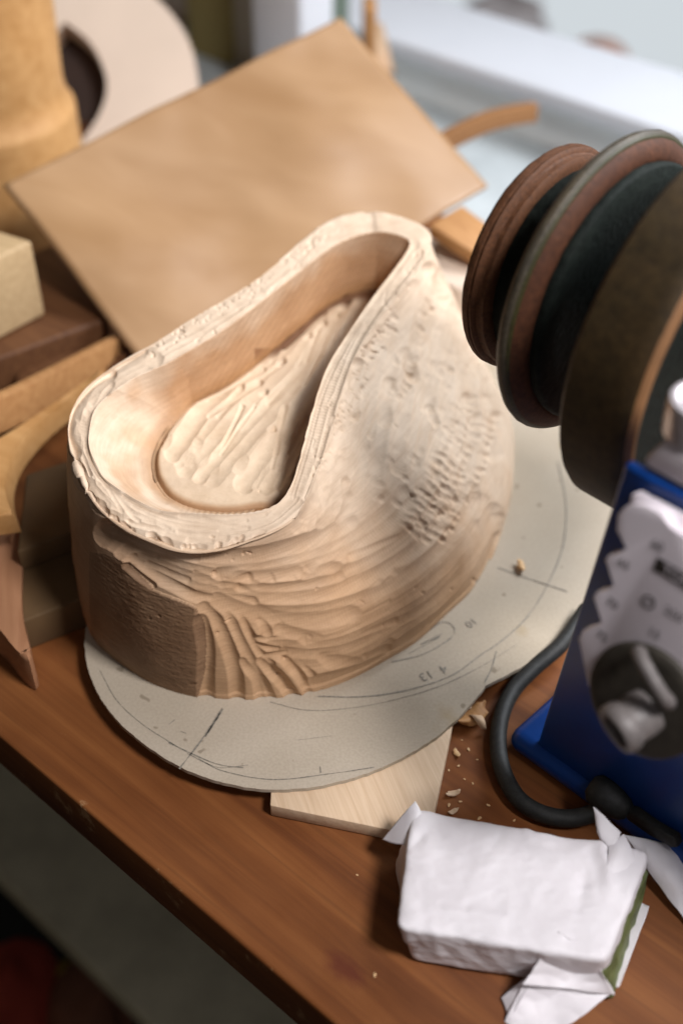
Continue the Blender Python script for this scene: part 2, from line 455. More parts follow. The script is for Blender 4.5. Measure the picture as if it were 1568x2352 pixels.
q = P(20, 2335, -.42); lump('rag', q, (.035, .05, .035), M['red_cloth'], 'dark red blurred rag low down in the bottom left corner', 'rag', 1)
q = P(200, 2350, -.42); lump('rag', q, (.03, .05, .03), M['brown_cloth'], 'dark brown blurred rag beside the red one in the bottom left corner', 'rag', 5)
q = P(148, 2270, -.42); lump('rag', q, (.014, .02, .012), M['yellow_cloth'], 'small dull yellow scrap between the red and the brown rags', 'rag', 9)

# wall below the window, sill and frame
WB = .792
wallo = from_bm('wall', hexa_bm(*obox(tb(-1.9, WB, 0), E1, E2, 3.2, .05, -.78, -.004)), M['grey_wall']); tag(wallo, 'pale grey wall below the window behind the workbench', 'wall')
ledge = from_bm('ledge', hexa_bm(*obox(tb(-1.9, .605, 0), E1, E2, 3.2, .185, -.05, -.035), bevel=.002), M['ledge_grey'], auto=40); tag(ledge, 'blurred blue grey ledge between the workbench and the white window sill', 'ledge')
win = thing('window', tb(.2, WB, 0), 'bright window with a white sill behind the workbench', 'window')
from_bm('sill', hexa_bm(*obox(tb(-1.3, WB - .012, 0), E1, E2, 2.6, .10, -.003, .012), bevel=.004), M['white_frame'], win, auto=40)
# outside
og = quad('outdoor_ground', [tb(-3, WB + .1, -.5), tb(2, WB + .1, -.5), tb(2, 5, -.5), tb(-3, 5, -.5)], mat_emit('glowing_ground', (.78, .84, .88), .82)); tag(og, None, None, kind='structure')  # the ground glows by itself in place of daylight outside
q = P(1350, 165, -.40); lump('flowerpot', q, (.07, .05, .05), M['peach_clay'], 'blurred peach coloured pot outside the window', 'pot', 3)
q = P(1150, 55, -.40); lump('stone', q, (.08, .05, .05), M['grey_stone'], 'blurred greyish stone outside the window, left of the peach pot', 'stone', 6)

# uprights left of the window
WU = .86


def upright(name, u0, u1, mat, label, cat, b):
    n = E2
    x0 = PP(u0, 100, tb(0, b, 0), n) @ E1; x1 = PP(u1, 100, tb(0, b, 0), n) @ E1
    return tag(from_bm(name, hexa_bm(*obox(tb(x0, b, 0), E1, E2, x1 - x0, .04, -.78, .6), bevel=.004), mat, auto=40), label, cat)


upright('post', 578, 690, M['white_frame'], 'blurred white upright post left of the window', 'post', .70)
upright('wall_panel', 430, 520, M['khaki_wall'], 'blurred khaki upright panel behind the pale round block', 'panel', .735)
upright('wall_panel', 505, 640, M['beige_wall'], 'blurred beige upright panel between the khaki one and the white post', 'panel', .745)
upright('wall_panel', 680, 730, M['gap_shade'], 'narrow dark green strip standing in for the shaded gap beside the white post', 'panel', .735)  # dark strip, the shade of the gap put in as colour
upright('wall_panel', -200, 450, M['ivory_wood'], 'blurred pale wall panel behind the round wooden blocks', 'panel', .78)

# ------------------------------------------------------------------ hat block
ZC = .009
C0 = P(590, 945, .075)[:2]
NPHI = 1500


def zrim(y): return .0865 + (y - .33) * .15


def zfloor(y): return zrim(y) - (.013 + .016 * sstep(.34, .47, y))


def ring(px, zf, extra=(), it=12, sort=True):
    """px points on a surface z=zf(y) -> periodic r(phi), z(phi)"""
    pts = []
    for (u, v) in px:
        z = .08
        for _ in range(it): z = float(zf(P(u, v, z)[1]))
        pts.append(P(u, v, z))
    for e in extra: pts.append(np.array([e[0], e[1], float(zf(e[1]))]))
    p = np.array(pts); a0 = np.arctan2(p[:, 1] - C0[1], p[:, 0] - C0[0]); p = p[np.argsort(a0)] if sort else p; p = crom(np.r_[p[-3:], p, p[:3]], 1500)[:, :2]; p = np.c_[p, p[:, 0] * 0]; p = p[100:-100]
    d = p[:, :2] - C0; ph = np.mod(np.arctan2(d[:, 1], d[:, 0]), 2 * np.pi); o = np.argsort(ph)
    return ph[o], np.hypot(*d[o].T)


PH = np.linspace(0, 2 * np.pi, NPHI, endpoint=False)


def per(ph, r, smooth=6):
    x = np.r_[ph - 2 * np.pi, ph, ph + 2 * np.pi]; y = np.r_[r, r, r]
    v = np.interp(PH, x, y)
    k = np.exp(-.5 * (np.arange(-3 * smooth, 3 * smooth + 1) / smooth) ** 2); k /= k.sum()
    return np.convolve(np.r_[v[-3 * smooth:], v, v[:3 * smooth]], k, 'valid')


base_px = [(197, 1421), (217, 1470), (250, 1503), (286, 1531), (354, 1572), (422, 1595), (456, 1602), (510, 1609), (565, 1611), (647, 1606), (743, 1592), (832, 1558), (900, 1520), (969, 1476), (1037, 1414), (1092, 1360), (1133, 1285), (1161, 1203), (1174, 1133)]
base_w = [(.083, .48), (.063, .525), (.028, .552), (-.02, .552), (-.062, .525), (-.092, .478), (-.108, .43), (-.113, .395)]
ro_px = [(181, 1071), (163, 1020), (156, 987), (163, 939), (191, 890), (240, 848), (310, 807), (393, 758), (462, 716), (532, 675), (602, 630), (657, 584), (706, 542), (755, 507), (811, 487), (866, 484), (922, 494), (970, 513), (992, 535), (991, 562), (950, 633), (901, 695), (852, 758), (810, 827), (789, 890), (769, 960), (748, 1029), (727, 1085), (699, 1150), (660, 1195), (602, 1222), (504, 1252), (428, 1259), (344, 1233), (289, 1210), (226, 1161), (196, 1115)]
ri_px = [(209, 1036), (206, 985), (219, 939), (254, 904), (317, 862), (379, 836), (428, 809), (498, 767), (567, 718), (637, 663), (706, 610), (776, 558), (845, 534), (890, 534), (930, 546), (946, 557), (914, 605), (866, 668), (803, 758), (755, 835), (720, 932), (692, 1036), (675, 1095), (651, 1144), (616, 1168), (532, 1181), (449, 1178), (370, 1172), (300, 1140), (240, 1095)]
fe_px = [(358, 1040), (358, 1088), (372, 1118), (393, 1144), (449, 1168), (532, 1176), (600, 1166), (393, 977), (463, 907), (567, 831), (672, 747), (776, 660), (850, 652)]
rB = per(*ring(base_px, lambda y: ZC, base_w)); rO = per(*ring(ro_px, zrim, sort=False), 7); rI = per(*ring(ri_px, zrim, sort=False), 5)
# right hand side of the floor lies under the ridge: 5 mm inside the inner edge
dirx, diry = np.cos(PH), np.sin(PH)
sel = []
riw = C0[:, None] + rI * np.array([dirx, diry])
for (u, v) in [(914, 605), (866, 668), (803, 758), (755, 835), (720, 932), (692, 1036), (660, 1120)]:
    z = .08
    for _ in range(12): z = float(zrim(P(u, v, z)[1]))
    q = P(u, v, z)[:2] - C0; sel.append(C0 + q * .985 - q / np.hypot(*q) * .0022)
fe_ph, fe_r = ring(fe_px, zfloor, sel)
rF = np.minimum(per(fe_ph, fe_r, 7), rI - .0015)

NW, NR, NI, NF = 190, 46, 64, 120


def ringpts(r, z=None, zf=None):
    x = C0[0] + r * dirx; y = C0[1] + r * diry
    return np.stack([x, y, np.full_like(x, z) if z is not None else zf(y)], -1)


pB = ringpts(rB, z=ZC); pO = ringpts(np.minimum(rO, rB + .003), zf=zrim); rO = np.hypot(pO[:, 0] - C0[0], pO[:, 1] - C0[1]); pI = ringpts(np.minimum(rI, rO - .0025), zf=zrim); pF = ringpts(rF, zf=zfloor)
rows, reg, loc = [], [], []
delta = np.clip(rB - rO, 0, None)
hh = pO[:, 2] - ZC
rad = np.stack([dirx, diry, np.zeros_like(dirx)], -1)
k = sstep(.010, .035, delta); pO[:, 2] -= .0014 * (1 - k)          # 0 straight wall, 1 sloping flank
c1 = pB + rad * (.0035 + .006 * k)[:, None] + np.array([0, 0, 1]) * (hh * (.42 + .05 * k))[:, None]
c2 = pO + rad * (.004 * (1 - k) + delta * .42 * k)[:, None] - np.array([0, 0, 1]) * (hh * (.22 * (1 - k) + .27 * k))[:, None]
for i in range(NW):
    t = i / NW
    rows.append((1 - t) ** 3 * pB + 3 * (1 - t) ** 2 * t * c1 + 3 * (1 - t) * t * t * c2 + t ** 3 * pO); reg.append(0); loc.append(t)
for i in range(NR):
    t = i / NR; q = pO * (1 - t) + pI * t; q = q.copy(); q[:, 2] += .0007 * np.sin(np.pi * t) * (1 - .7 * k) - .0016 * (1 - k) * max(0, 1 - t / .35) ** 2
    rows.append(q); reg.append(1); loc.append(t)
bowl = sstep(math.cos(.2), 1.0, np.cos(PH - math.radians(205)))     # the broad end is a soft bowl
for i in range(NI):
    t = i / NI; q = pI * (1 - t) + pF * t
    zt = t ** .85
    q = q.copy(); q[:, 2] = pI[:, 2] * (1 - zt) + pF[:, 2] * zt - .0015 * np.sin(np.pi * t)
    rows.append(q); reg.append(2); loc.append(t)
for i in range(NF + 1):
    t = i / NF; rr = rF * (1 - t); q = ringpts(rr, zf=zfloor)
    q[:, 2] += .0032 * (1 - (1 - t) ** 2) - .0022 * np.exp(-(((rF * t) / .0011) ** 2))
    rows.append(q); reg.append(3); loc.append(t)
G = np.array(rows); NROW = len(rows)
REG = np.repeat(np.array(reg)[:, None], NPHI, 1); LOC = np.repeat(np.array(loc)[:, None], NPHI, 1)


def gnormals(G):
    du = np.roll(G, -1, 1) - np.roll(G, 1, 1); dv = np.empty_like(G); dv[1:-1] = G[2:] - G[:-2]; dv[0] = G[1] - G[0]; dv[-1] = G[-2] - G[-3]
    n = np.cross(du, dv); l = np.linalg.norm(n, axis=-1, keepdims=True); return n / np.maximum(l, 1e-12)


NRM = gnormals(G)
UV = proj(G); U, V = UV[..., 0].ravel(), UV[..., 1].ravel()
FAC = ((NRM * (CAM - G)).sum(-1) > 0).ravel(); REGf = REG.ravel(); LOCf = LOC.ravel(); XYZ = G.reshape(-1, 3)
DISP = np.zeros(len(U))     # mm, inwards


def gouge(pts, w, dep, regs=(0,), soft=0, base=0.0, n=None, ripple=0, tilt=0.0):
    global DISP
    p = np.array(pts, float)
    if len(p) > 2: p = crom(p, n or 4 * len(p))
    lo, hi = p.min(0) - w, p.max(0) + w
    idx = np.nonzero((U > lo[0]) & (U < hi[0]) & (V > lo[1]) & (V < hi[1]) & np.isin(REGf, regs) & FAC)[0]
    if len(idx) == 0: return
    x = np.stack([U[idx], V[idx]], -1); best = np.full(len(idx), 1e9); along = np.zeros(len(idx)); acc = 0
    for a, b in zip(p[:-1], p[1:]):
        ab = b - a; L = math.hypot(*ab)
        if L < 1e-6: continue
        t = np.clip(((x - a) @ ab) / (L * L), 0, 1); d = np.hypot(*(x - a - t[:, None] * ab).T)
        m = d < best; best[m] = d[m]; along[m] = acc + t[m] * L; acc += L
    c = base + dep * (1 - (best / w) ** 2)
    if tilt: c = c + tilt * (along / max(acc, 1e-6) - .6)
    if ripple: c = c + ripple * np.sin(along * 2 * np.pi / 7.0)
    m = best < w
    DISP[idx[m]] = np.maximum(DISP[idx[m]], c[m])


def scales(guides, n, ln, w, dep, regs, tilt=.5, basez=.2, fade=None, trange=(0, 1), flip=False, ripple=.02):
    """many short scooped cuts with a blunt end, following the guides"""
    g = np.array([crom(q, 40) for q in guides])
    for _ in range(n):
        q = RNG.uniform(0, 1) * (len(g) - 1); a = min(int(q), len(g) - 2); f = q - a; c = g[a] * (1 - f) + g[a + 1] * f
        t = RNG.uniform(*trange); k = int(t * 39); p = c[k]; d = c[min(k + 1, 39)] - c[max(k - 1, 0)]; d = d / (np.linalg.norm(d) + 1e-9)
        if flip: d = np.array([-d[1], d[0]])
        an = RNG.normal(0, .22); d = np.array([d[0] * math.cos(an) - d[1] * math.sin(an), d[0] * math.sin(an) + d[1] * math.cos(an)])
        L = ln * RNG.uniform(.5, 1.5); sg = RNG.choice([-1, 1]); kk = fade(t) if fade else 1
        gouge([p - d * sg * L / 2, p + d * sg * L / 2], w * RNG.uniform(.7, 1.3), dep * kk * RNG.uniform(.6, 1.3), regs, base=basez * kk, tilt=tilt * kk, ripple=ripple)


def nick(p, q, w, dep, regs=(0,)):
    global DISP
    p, q = np.array(p, float), np.array(q, float); lo, hi = np.minimum(p, q) - w, np.maximum(p, q) + w
    idx = np.nonzero((U > lo[0]) & (U < hi[0]) & (V > lo[1]) & (V < hi[1]) & np.isin(REGf, regs) & FAC)[0]
    if len(idx) == 0: return
    x = np.stack([U[idx], V[idx]], -1); ab = q - p; L2 = max(ab @ ab, 1e-6); t = np.clip(((x - p) @ ab) / L2, 0, 1)
    d = np.hypot(*(x - p - t[:, None] * ab).T); m = d < w
    pr = (.35 + .65 * t[m])          # a scoop gets deeper towards its blunt end
    DISP[idx[m]] += dep * pr * (1 - (d[m] / w) ** 2)


def inpoly(poly):
    p = np.array(poly, float); ins = np.zeros(len(U), bool); j = len(p) - 1
    for i in range(len(p)):
        c = ((p[i, 1] > V) != (p[j, 1] > V)) & (U < (p[j, 0] - p[i, 0]) * (V - p[i, 1]) / (p[j, 1] - p[i, 1] + 1e-12) + p[i, 0]); ins ^= c; j = i
    return ins


def lanes(guides, nl, w, dep, regs, cuts=(1, 3), jit=.25, fade=None, ripple=0, basez=0.0):
    g = [crom(q, 24) for q in guides]; g = np.array(g)
    for i in range(nl):
        q = np.clip((i + RNG.uniform(-jit, jit)) / (nl - 1), 0, 1) * (len(g) - 1); a = min(int(q), len(g) - 2); f = q - a
        c = g[a] * (1 - f) + g[a + 1] * f
        m = RNG.integers(cuts[0], cuts[1] + 1); br = np.sort(np.r_[0, RNG.uniform(.1, .9, m - 1), 1])
        for s, e in zip(br[:-1], br[1:]):
            s2, e2 = max(0, s - RNG.uniform(0, .06)), min(1, e + RNG.uniform(0, .06))
            i0, i1 = int(s2 * 23), max(int(s2 * 23) + 2, int(round(e2 * 23)))
            seg = c[i0:i1 + 1]
            if len(seg) < 2: continue
            mid = (s + e) / 2; kk = fade(mid, q / (len(g) - 1)) if fade else 1
            off = RNG.normal(0, 2, 2)
            gouge(seg + off, w * RNG.uniform(.75, 1.25), dep * kk * RNG.uniform(.7, 1.25), regs, base=basez * kk, ripple=ripple)


# --- outside wall
patch = inpoly([(206, 1268), (240, 1272), (282, 1290), (300, 1312), (352, 1358), (448, 1396), (468, 1440), (472, 1490), (468, 1550), (452, 1614), (300, 1640), (216, 1520), (206, 1400)]) & (REGf == 0)
wallm = (REGf == 0) & ~patch
cut0 = sstep(250, 420, U) * .8
DISP[wallm] = cut0[wallm]
GA = [(250, 1222), (400, 1275), (540, 1290), (680, 1262), (800, 1205), (890, 1135), (950, 1050)]
GB = [(330, 1300), (430, 1340), (560, 1368), (700, 1368), (850, 1322), (970, 1245), (1050, 1150)]
GC = [(520, 1395), (590, 1418), (680, 1440), (800, 1425), (940, 1360), (1050, 1265), (1120, 1150)]
GD = [(640, 1490), (690, 1500), (790, 1490), (900, 1440), (1010, 1370), (1090, 1280), (1140, 1180)]
GE = [(720, 1580), (780, 1566), (860, 1535), (950, 1475), (1040, 1405), (1100, 1335), (1150, 1240)]
lanes([GA, GB, GC, GD, GE], 11, 31, 2.4, (0,), (1, 2), .3, lambda t, q: 1.1 - .7 * t, ripple=.02, basez=.2)
lanes([GA, GB], 5, 26, 2.3, (0,), (2, 3), .35, lambda t, q: 1.05 - .6 * t, basez=.3)
for pts, w, dep in [
    ([(466, 1430), (476, 1500), (474, 1560), (476, 1622)], 22, 1.5),
    ([(470, 1398), (498, 1432), (524, 1490), (540, 1550), (545, 1622)], 23, 1.7),
    ([(522, 1402), (540, 1450), (570, 1510), (592, 1560), (604, 1622)], 21, 1.6),
    ([(552, 1402), (568, 1450), (592, 1500), (620, 1530)], 17, 1.8),
    ([(560, 1530), (592, 1560), (625, 1622)], 20, 1.6),
    ([(600, 1530), (640, 1562), (678, 1612)], 20, 2.0),
    ([(655, 1520), (690, 1560), (716, 1606)], 17, 1.9),
    ([(682, 1520), (716, 1556), (744, 1596)], 16, 1.5),
    ([(588, 1416), (608, 1440), (616, 1462)], 22, 2.1), ([(628, 1420), (650, 1440), (648, 1458)], 20, 2.2),
    ([(585, 1474), (630, 1474), (652, 1470)], 13, 1.6), ([(590, 1490), (622, 1498), (640, 1500)], 14, 1.8), ([(608, 1518), (640, 1512), (658, 1508)], 15, 2.0),
    ([(300, 1284), (340, 1314), (400, 1350), (450, 1374), (520, 1386)], 19, 2.0), ([(290, 1300), (318, 1324), (350, 1348)], 9, 1.1),
    ([(352, 1292), (380, 1308), (440, 1330), (470, 1340)], 15, 1.6), ([(330, 1290), (350, 1300)], 14, 1.7),
    ([(462, 1342), (484, 1344)], 15, 1.9), ([(494, 1350), (520, 1352)], 15, 1.8), ([(530, 1362), (566, 1372)], 17, 1.9),
    ([(505, 1376), (524, 1384)], 12, 1.7), ([(560, 1320), (585, 1326)], 13, 1.5), ([(610, 1300), (660, 1310)], 13, 1.2), ([(500, 1282), (560, 1290)], 14, 1.3),
    ([(690, 1490), (800, 1455), (900, 1405)], 15, 1.3), ([(672, 1472), (790, 1440), (900, 1385)], 15, 1.25), ([(680, 1440), (800, 1410), (900, 1360)], 16, 1.2),
]: gouge(pts, w, dep, (0,), base=.35, ripple=.02)
scales([GA, GB, GC, GD, GE], 30, 80, 22, 1.5, (0,), 1.0, .6, lambda t: 1.1 - .5 * t, (.12, 1))
scales([GA, GB], 14, 55, 20, 1.6, (0,), 1.1, .9, lambda t: 1.1 - .5 * t, (.08, .7))
# right flank: long shallow hollows, then rows of small scoops
lanes([[(735, 1110), (720, 1160), (690, 1215)], [(830, 830), (800, 960), (770, 1200)], [(960, 650), (900, 850), (850, 1200)], [(1010, 640), (1000, 900), (940, 1180)], [(1060, 700), (1090, 950), (1040, 1250)]], 13, 26, 1.2, (0,), (1, 3), .3, basez=.1)


FLK = [[(735, 1110), (720, 1160), (690, 1215)], [(830, 830), (800, 960), (770, 1200)], [(960, 650), (900, 850), (850, 1200)], [(1010, 640), (1000, 900), (940, 1180)], [(1060, 700), (1090, 950), (1040, 1250)], [(1075, 700), (1150, 1000), (1120, 1250)]]
scales(FLK, 60, 80, 20, 1.2, (0,), .9, .4)


def dents(line, step, r, dep, regs=(0,), jit=2.0, ang=None):
    c = np.array(line, float); L = np.linalg.norm(np.diff(c, axis=0), axis=1).sum(); c = crom(c, max(3, int(L / step)))
    for p in c:
        a = RNG.uniform(-.4, .4) + (ang if ang is not None else 2.5); l = r * RNG.uniform(.6, 1.4); d = np.array([math.cos(a), math.sin(a)]) * l
        p = p + RNG.normal(0, jit, 2)
        nick(p - d, p + d, r * RNG.uniform(.7, 1.2), dep * RNG.uniform(.5, 1.2), regs)


def column(line, step, ln, w, dep, ang):
    c = np.array(line, float); L = np.linalg.norm(np.diff(c, axis=0), axis=1).sum(); c = crom(c, max(3, int(L / step)))
    for p in c:
        a = ang + RNG.normal(0, .16); d = np.array([math.cos(a), math.sin(a)]) * ln * RNG.uniform(.5, 1.4) / 2; p = p + RNG.normal(0, 2.3, 2)
        if RNG.uniform() < .15: continue
        nick(p - d, p + d, w * RNG.uniform(.8, 1.2), dep * RNG.uniform(.35, 1.0))


for ln in ([(1122, 905), (1088, 1010), (1040, 1120), (985, 1235)], [(1098, 890), (1060, 1000), (1012, 1110), (962, 1225)], [(1140, 950), (1112, 1050), (1070, 1150), (1020, 1240)], [(1062, 900), (1025, 1010), (985, 1110), (930, 1225)]):
    column(ln, 17, 22, 8.5, .85, .55)
for ln in ([(1035, 650), (1012, 740), (985, 860)], [(1058, 700), (1045, 800), (1030, 880)], [(990, 690), (965, 780), (940, 880)]): column(ln, 27, 16, 9, .8, .6)
for _ in range(46):
    u, v = RNG.uniform(850, 1120), RNG.uniform(640, 1180); a = .6 + RNG.normal(0, .3); l = RNG.uniform(6, 14); d = np.array([math.cos(a), math.sin(a)]) * l; p = np.array([u, v])
    nick(p - d, p + d, RNG.uniform(6, 11), RNG.uniform(.25, .7), (0,))
nick((935, 810), (955, 862), 17, 2.0); nick((992, 930), (1006, 968), 11, 1.4); nick((1010, 640), (1030, 690), 14, 1.3)
# --- rim land: long shaving cuts following the rim
ri_guides = [[(196, 1090), (172, 1010), (178, 940), (230, 865), (330, 805)], [(226, 1090), (202, 1010), (210, 945), (260, 890), (340, 845)]]
lanes(ri_guides, 4, 13, .9, (1,), (1, 3), .3)
fr = [[(190, 1080), (240, 1150), (320, 1200), (420, 1235), (520, 1235), (620, 1205), (690, 1150)], [(205, 1060), (255, 1120), (330, 1172), (430, 1205), (530, 1205), (620, 1185), (670, 1140)], [(215, 1050), (265, 1105), (340, 1160), (430, 1185), (530, 1188), (610, 1175), (655, 1142)]]
lanes(fr, 6, 13, 1.1, (1, 0), (2, 5), .35)
for u, v in [(188, 1100), (232, 1160), (300, 1212), (352, 1236), (455, 1252), (540, 1240)]:
    a = RNG.uniform(.9, 1.5); d = np.array([math.cos(a), math.sin(a)]) * RNG.uniform(5, 12); p = np.array([u, v]); gouge([p - d, p + d], RNG.uniform(9, 24), RNG.uniform(.6, 1.5), (0, 1))
lanes([[(700, 1145), (738, 1020), (772, 900), (830, 765), (960, 590)], [(668, 1130), (705, 1010), (735, 900), (790, 790), (950, 560)]], 6, 11, .6, (1,), (1, 3), .3, ripple=.03)
lanes([[(330, 800), (470, 715), (610, 628), (720, 540), (850, 492)], [(360, 832), (500, 755), (640, 655), (760, 560), (850, 525)]], 5, 12, .6, (1,), (2, 4), .3)
for _ in range(90):
    t = RNG.uniform(0, 1); u, v = 700 + 270 * t, 1100 - 540 * t; u += RNG.normal(0, 10) + 20 * (1 - t); nick((u, v), (u + RNG.uniform(2, 6), v - RNG.uniform(-4, 4)), RNG.uniform(2.5, 4.5), RNG.uniform(.2, .6), (1, 0))
for _ in range(90):
    t = RNG.uniform(0, 1); u, v = 330 + 420 * t, 815 - 280 * t + RNG.normal(0, 12); nick((u, v), (u + RNG.uniform(2, 7), v - RNG.uniform(-2, 4)), RNG.uniform(2.5, 4.5), RNG.uniform(.25, .7), (1,))
scales(ri_guides, 12, 70, 15, 1.1, (1,), .8, .2)
scales(fr, 16, 110, 16, 1.0, (1, 0), .5, .2)
for _ in range(34):
    t = RNG.uniform(0, 1); c_ = crom([(176, 1070), (190, 1112), (226, 1161), (289, 1210), (344, 1235), (428, 1259), (504, 1252), (602, 1222)], 60)[int(t * 59)]; a = RNG.uniform(.6, 2.2); d = np.array([math.cos(a), math.sin(a)]) * RNG.uniform(3, 10)
    gouge([c_ - d, c_ + d], RNG.uniform(5, 14), RNG.uniform(.5, 1.4), (0, 1), base=.2)
scales([[(700, 1145), (738, 1020), (772, 900), (830, 765), (960, 590)], [(668, 1130), (705, 1010), (735, 900), (790, 790), (950, 560)]], 14, 50, 8, .45, (1,), .3, .2)
scales([[(330, 800), (470, 715), (610, 628), (720, 540), (850, 492)], [(360, 832), (500, 755), (640, 655), (760, 560), (850, 525)]], 18, 40, 8, .5, (1,), .4, .2)
# --- floor of the dish
lanes([[(730, 690), (600, 815), (480, 925), (400, 1040)], [(790, 690), (680, 840), (540, 980), (440, 1090)], [(830, 690), (730, 870), (640, 1000), (560, 1110)], [(850, 690), (780, 850), (700, 1000), (640, 1110)]], 9, 22, 1.2, (3,), (1, 2), .3)
FLO = [[(730, 690), (600, 815), (480, 925), (400, 1040)], [(790, 690), (680, 840), (540, 980), (440, 1090)], [(830, 690), (730, 870), (640, 1000), (560, 1110)], [(850, 690), (780, 850), (700, 1000), (640, 1110)]]
scales(FLO, 30, 120, 10, .9, (3,), .4, .5, None, (.15, .8))
scales(FLO, 9, 60, 20, .6, (3,), .7, .4, None, (.86, 1), True)
for u, v in [(785, 700), (790, 690), (765, 722), (700, 770), (640, 830), (620, 985), (735, 742), (600, 900)]: nick((u, v), (u + 10, v - 5), 7, 1.6, (3,))
# --- inner wall: broad soft hollows
lanes([[(260, 930), (330, 960), (380, 1000)], [(230, 1000), (300, 1040), (350, 1060)], [(260, 1080), (330, 1110), (380, 1130)]], 6, 34, .6, (2,), (1, 1), .3)
# noise everywhere
for _ in range(60):
    u, v = RNG.uniform(180, 1130), RNG.uniform(500, 1600); a = RNG.uniform(0, 3); l = RNG.uniform(1, 7); d = np.array([math.cos(a), math.sin(a) * .5]) * l; p = np.array([u, v])
    nick(p - d, p + d, RNG.uniform(2.5, 4.5), RNG.uniform(.25, .8), (0, 1, 3))
DISP *= np.where(REGf == 1, 1.15, 1.4)
DISP += .12 * vnoise(XYZ * 110, 1) + .045 * vnoise(XYZ * 330, 2) + .028 * vnoise(XYZ * 800, 3) + .02 * vnoise(XYZ * 1700, 4) + .03 * vnoise(XYZ * np.array([260, 260, 1500]), 41)
DISP[patch] += (.10 * vnoise(XYZ[patch] * np.array([500, 500, 1500]), 5) + .09 * vnoise(XYZ[patch] * 2200, 6) + .05 * vnoise(XYZ[patch] * np.array([250, 250, 1100]), 8))
inn = REGf == 2
DISP[inn] += .11 * np.sin((U[inn] * .8 + V[inn] * .5) * .55) * sstep(360, 520, U[inn])
# rim edge: rag the outline a little
DISP += np.where(REGf == 1, .16 * vnoise(XYZ * 260, 11), 0)
edge = np.exp(-((LOC - 1) / .035) ** 2) * (REG == 0) + np.exp(-(LOC / .25) ** 2) * (REG == 1)
back = ~FAC & (REGf == 0)
DISP[back] += .5 * vnoise(XYZ[back] * np.array([90, 90, 200]), 12)
fadeb = np.where(REG == 0, sstep(0, .03, LOC), 1.0).ravel()
fadeb = np.maximum(fadeb, .75)
G2 = G - NRM * (DISP * fadeb * .001).reshape(NROW, NPHI)[..., None]
G2[0, :, 2] = ZC; G2[..., 2] = np.maximum(G2[..., 2], ZC)
# tone (wood colour by region; groove, crevice and lower left made darker)
nz = vnoise(XYZ * 60, 21) * .6 + vnoise(XYZ * 150, 22) * .4
pale = np.array([.645, .515, .39]); warm = np.array([.55, .345, .195]); brown = np.array([.46, .27, .145]); sawn = np.array([.20, .118, .068])
T = np.repeat(pale[None], len(U), 0)
m0 = REGf == 0
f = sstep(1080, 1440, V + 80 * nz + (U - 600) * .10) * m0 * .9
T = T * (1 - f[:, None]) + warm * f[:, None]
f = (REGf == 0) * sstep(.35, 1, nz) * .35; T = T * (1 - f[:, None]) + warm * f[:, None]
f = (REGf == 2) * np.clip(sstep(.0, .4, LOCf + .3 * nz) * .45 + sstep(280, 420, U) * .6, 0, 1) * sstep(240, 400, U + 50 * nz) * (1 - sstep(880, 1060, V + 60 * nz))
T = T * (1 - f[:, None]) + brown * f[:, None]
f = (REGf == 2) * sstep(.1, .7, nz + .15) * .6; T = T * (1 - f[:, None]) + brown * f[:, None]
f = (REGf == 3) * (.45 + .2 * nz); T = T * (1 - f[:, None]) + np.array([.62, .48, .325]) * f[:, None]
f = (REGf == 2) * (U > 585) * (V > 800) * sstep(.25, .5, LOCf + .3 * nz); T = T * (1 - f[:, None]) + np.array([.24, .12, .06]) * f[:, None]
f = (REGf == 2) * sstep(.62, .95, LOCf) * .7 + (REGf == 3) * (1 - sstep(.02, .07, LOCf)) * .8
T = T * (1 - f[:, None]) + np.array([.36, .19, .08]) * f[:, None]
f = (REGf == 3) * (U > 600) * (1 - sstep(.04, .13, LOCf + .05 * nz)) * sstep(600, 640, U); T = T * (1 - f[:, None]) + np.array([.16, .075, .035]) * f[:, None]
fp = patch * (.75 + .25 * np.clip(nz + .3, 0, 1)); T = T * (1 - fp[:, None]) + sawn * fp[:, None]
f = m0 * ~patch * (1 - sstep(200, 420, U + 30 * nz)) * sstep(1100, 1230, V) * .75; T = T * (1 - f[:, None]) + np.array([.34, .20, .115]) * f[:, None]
T = np.clip(T * (1 + .05 * nz[:, None]), 0, 1)
# build
vid = np.arange(NROW * NPHI).reshape(NROW, NPHI)
a = vid[:-1]; b = np.roll(vid, -1, 1)[:-1]; c = np.roll(vid, -1, 1)[1:]; d = vid[1:]
F4 = np.stack([a, b, c, d], -1).reshape(-1, 4)
me = bpy.data.meshes.new('hat_block'); me.vertices.add(NROW * NPHI); me.vertices.foreach_set('co', G2.reshape(-1).astype(np.float32))
me.loops.add(F4.size); me.loops.foreach_set('vertex_index', F4.reshape(-1).astype(np.int32))
me.polygons.add(len(F4)); me.polygons.foreach_set('loop_start', np.arange(0, F4.size, 4, dtype=np.int32)); me.polygons.foreach_set('loop_total', np.full(len(F4), 4, np.int32))
me.polygons.foreach_set('use_smooth', np.ones(len(F4), bool)); me.update(calc_edges=True)
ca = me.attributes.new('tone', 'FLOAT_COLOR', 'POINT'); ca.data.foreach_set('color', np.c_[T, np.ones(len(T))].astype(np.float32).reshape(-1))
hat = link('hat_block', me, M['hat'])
tag(hat, 'half carved pale wooden hat block with a teardrop hollow and gouge marks', 'hat block')

